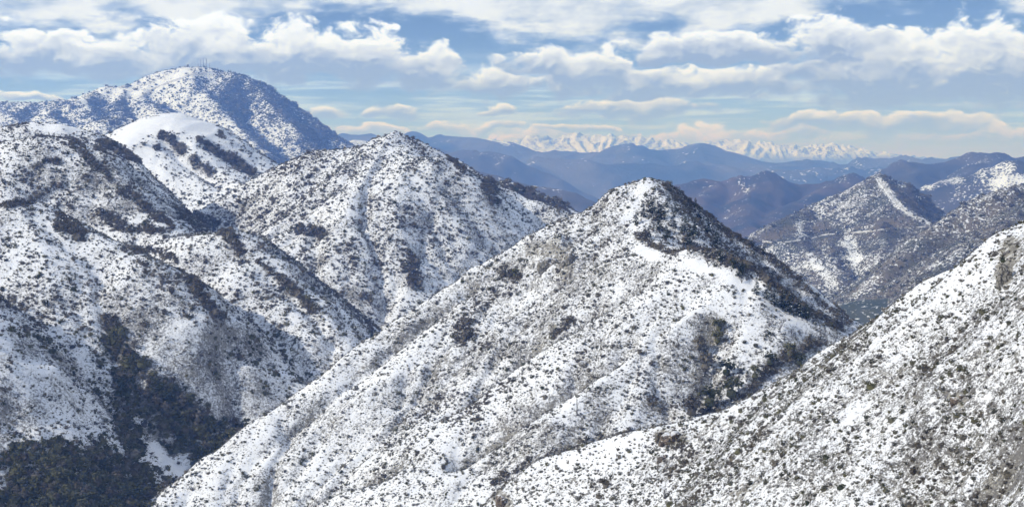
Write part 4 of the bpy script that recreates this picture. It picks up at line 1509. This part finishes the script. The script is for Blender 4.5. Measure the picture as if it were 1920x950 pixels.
mast(376.5, 16, [(.55, -2.0), (.72, -1.2), (.85, -1.9), (.4, -1.2)], 'leftmost lattice radio mast on the summit, with white dish drums')
mast(381.2, 18, [(.8, -1.3)], 'thin middle lattice radio mast on the summit', 1.9)
mast(387.0, 17.5, [(.5, -1.5), (.3, -.9)], 'rightmost, stoutest lattice radio mast on the summit', 3.6)

mast(371.5, 9, [], 'short slender mast left of the three tall radio masts', 1.4)
mast(393.0, 10, [(.7, -1.4)], 'short mast with one drum right of the three tall masts', 1.6)


def shed(qx, wpx, hpx, deep, wall, label):
    base = summit(qx)
    s = base[1] / F
    wd, hg = wpx * s, hpx * s
    e = obj('equipment_shed', None, None, (base[0], base[1] + deep * .2, base[2] - 1))

    def bx(name, x0, x1, y0, y1, z0, z1, mat, parent):
        v = [(x0, y0, z0), (x1, y0, z0), (x1, y1, z0), (x0, y1, z0), (x0, y0, z1), (x1, y0, z1), (x1, y1, z1), (x0, y1, z1)]
        f = [(0, 3, 2, 1), (4, 5, 6, 7), (0, 1, 5, 4), (1, 2, 6, 5), (2, 3, 7, 6), (3, 0, 4, 7)]
        return obj(name, mesh_of(name, v, f, [mat]), parent)
    bx('wall', -wd / 2, wd / 2, -deep / 2, deep / 2, -3, hg, wall, e)
    bx('roof', -wd / 2 - .5, wd / 2 + .5, -deep / 2 - .5, deep / 2 + .5, hg, hg + .7, 'loose_snow', e)
    bx('door', -.8, .8, -deep / 2 - .08, -deep / 2 - .003, 1, 3.4, 'shed_dark', e)
    tag(e, label, 'shed', 'sheds of the summit radio site')


shed(370, 7, 2.6, 10, 'shed_wall', 'pale equipment shed left of the radio masts on the summit')
shed(396, 8, 2.0, 9, 'shed_dark', 'low dark equipment shed just right of the radio masts')
shed(403, 4, 3.0, 8, 'shed_dark', 'small tall dark shed farthest right on the summit')
hb, _k = cast_all(1603, 553, ['V', 'R', 'R2'])
if hb is not None:
    e = obj('farmhouse', None, None, hb)
    s = hb[1] / F
    wd = 6 * s
    v = [(-wd / 2, -2, -2), (wd / 2, -2, -2), (wd / 2, 2, -2), (-wd / 2, 2, -2), (-wd / 2, -2, 2.4), (wd / 2, -2, 2.4), (wd / 2, 2, 2.4), (-wd / 2, 2, 2.4)]
    obj('wall', mesh_of('wall', v, [(0, 1, 5, 4), (1, 2, 6, 5), (2, 3, 7, 6), (3, 0, 4, 7)], ['shed_wall']), e)
    r_ = [(-wd / 2 - .3, -2.4, 2.41), (wd / 2 + .3, -2.4, 2.41), (wd / 2 + .3, 2.4, 2.41), (-wd / 2 - .3, 2.4, 2.41), (-wd / 2 - .3, 0, 4), (wd / 2 + .3, 0, 4)]
    obj('roof', mesh_of('roof', r_, [(0, 1, 5, 4), (2, 3, 4, 5), (1, 2, 5), (3, 0, 4), (3, 2, 1, 0)], ['loose_snow']), e)
    tag(e, 'tiny white house on the valley bench between the far right slopes', 'house')

# ------------------------------------------------------------------ haze
v = [(sx, sy, sz) for sz in (-985, 800) for sx, sy in ((-92000, -92000), (92000, -92000), (92000, 92000), (-92000, 92000))]
f = [(0, 3, 2, 1), (4, 5, 6, 7), (0, 1, 5, 4), (1, 2, 6, 5), (2, 3, 7, 6), (3, 0, 4, 7)]
m = bpy.data.materials.new('haze')
m.use_nodes = True
m.node_tree.nodes.clear()
pv = m.node_tree.nodes.new('ShaderNodeVolumePrincipled')
pv.inputs['Color'].default_value = (.19, .39, 1.0, 1)
pv.inputs['Absorption Color'].default_value = (1, 1, 1, 1)     # air scatters, it does not absorb
pv.inputs['Density'].default_value = HAZE
pv.inputs['Anisotropy'].default_value = 0.0
mo = m.node_tree.nodes.new('ShaderNodeOutputMaterial')
m.node_tree.links.new(pv.outputs[0], mo.inputs['Volume'])
MATS['haze'] = m
o = obj('haze', mesh_of('haze', v, f, ['haze']))
o['kind'] = 'stuff'
finish_labels()
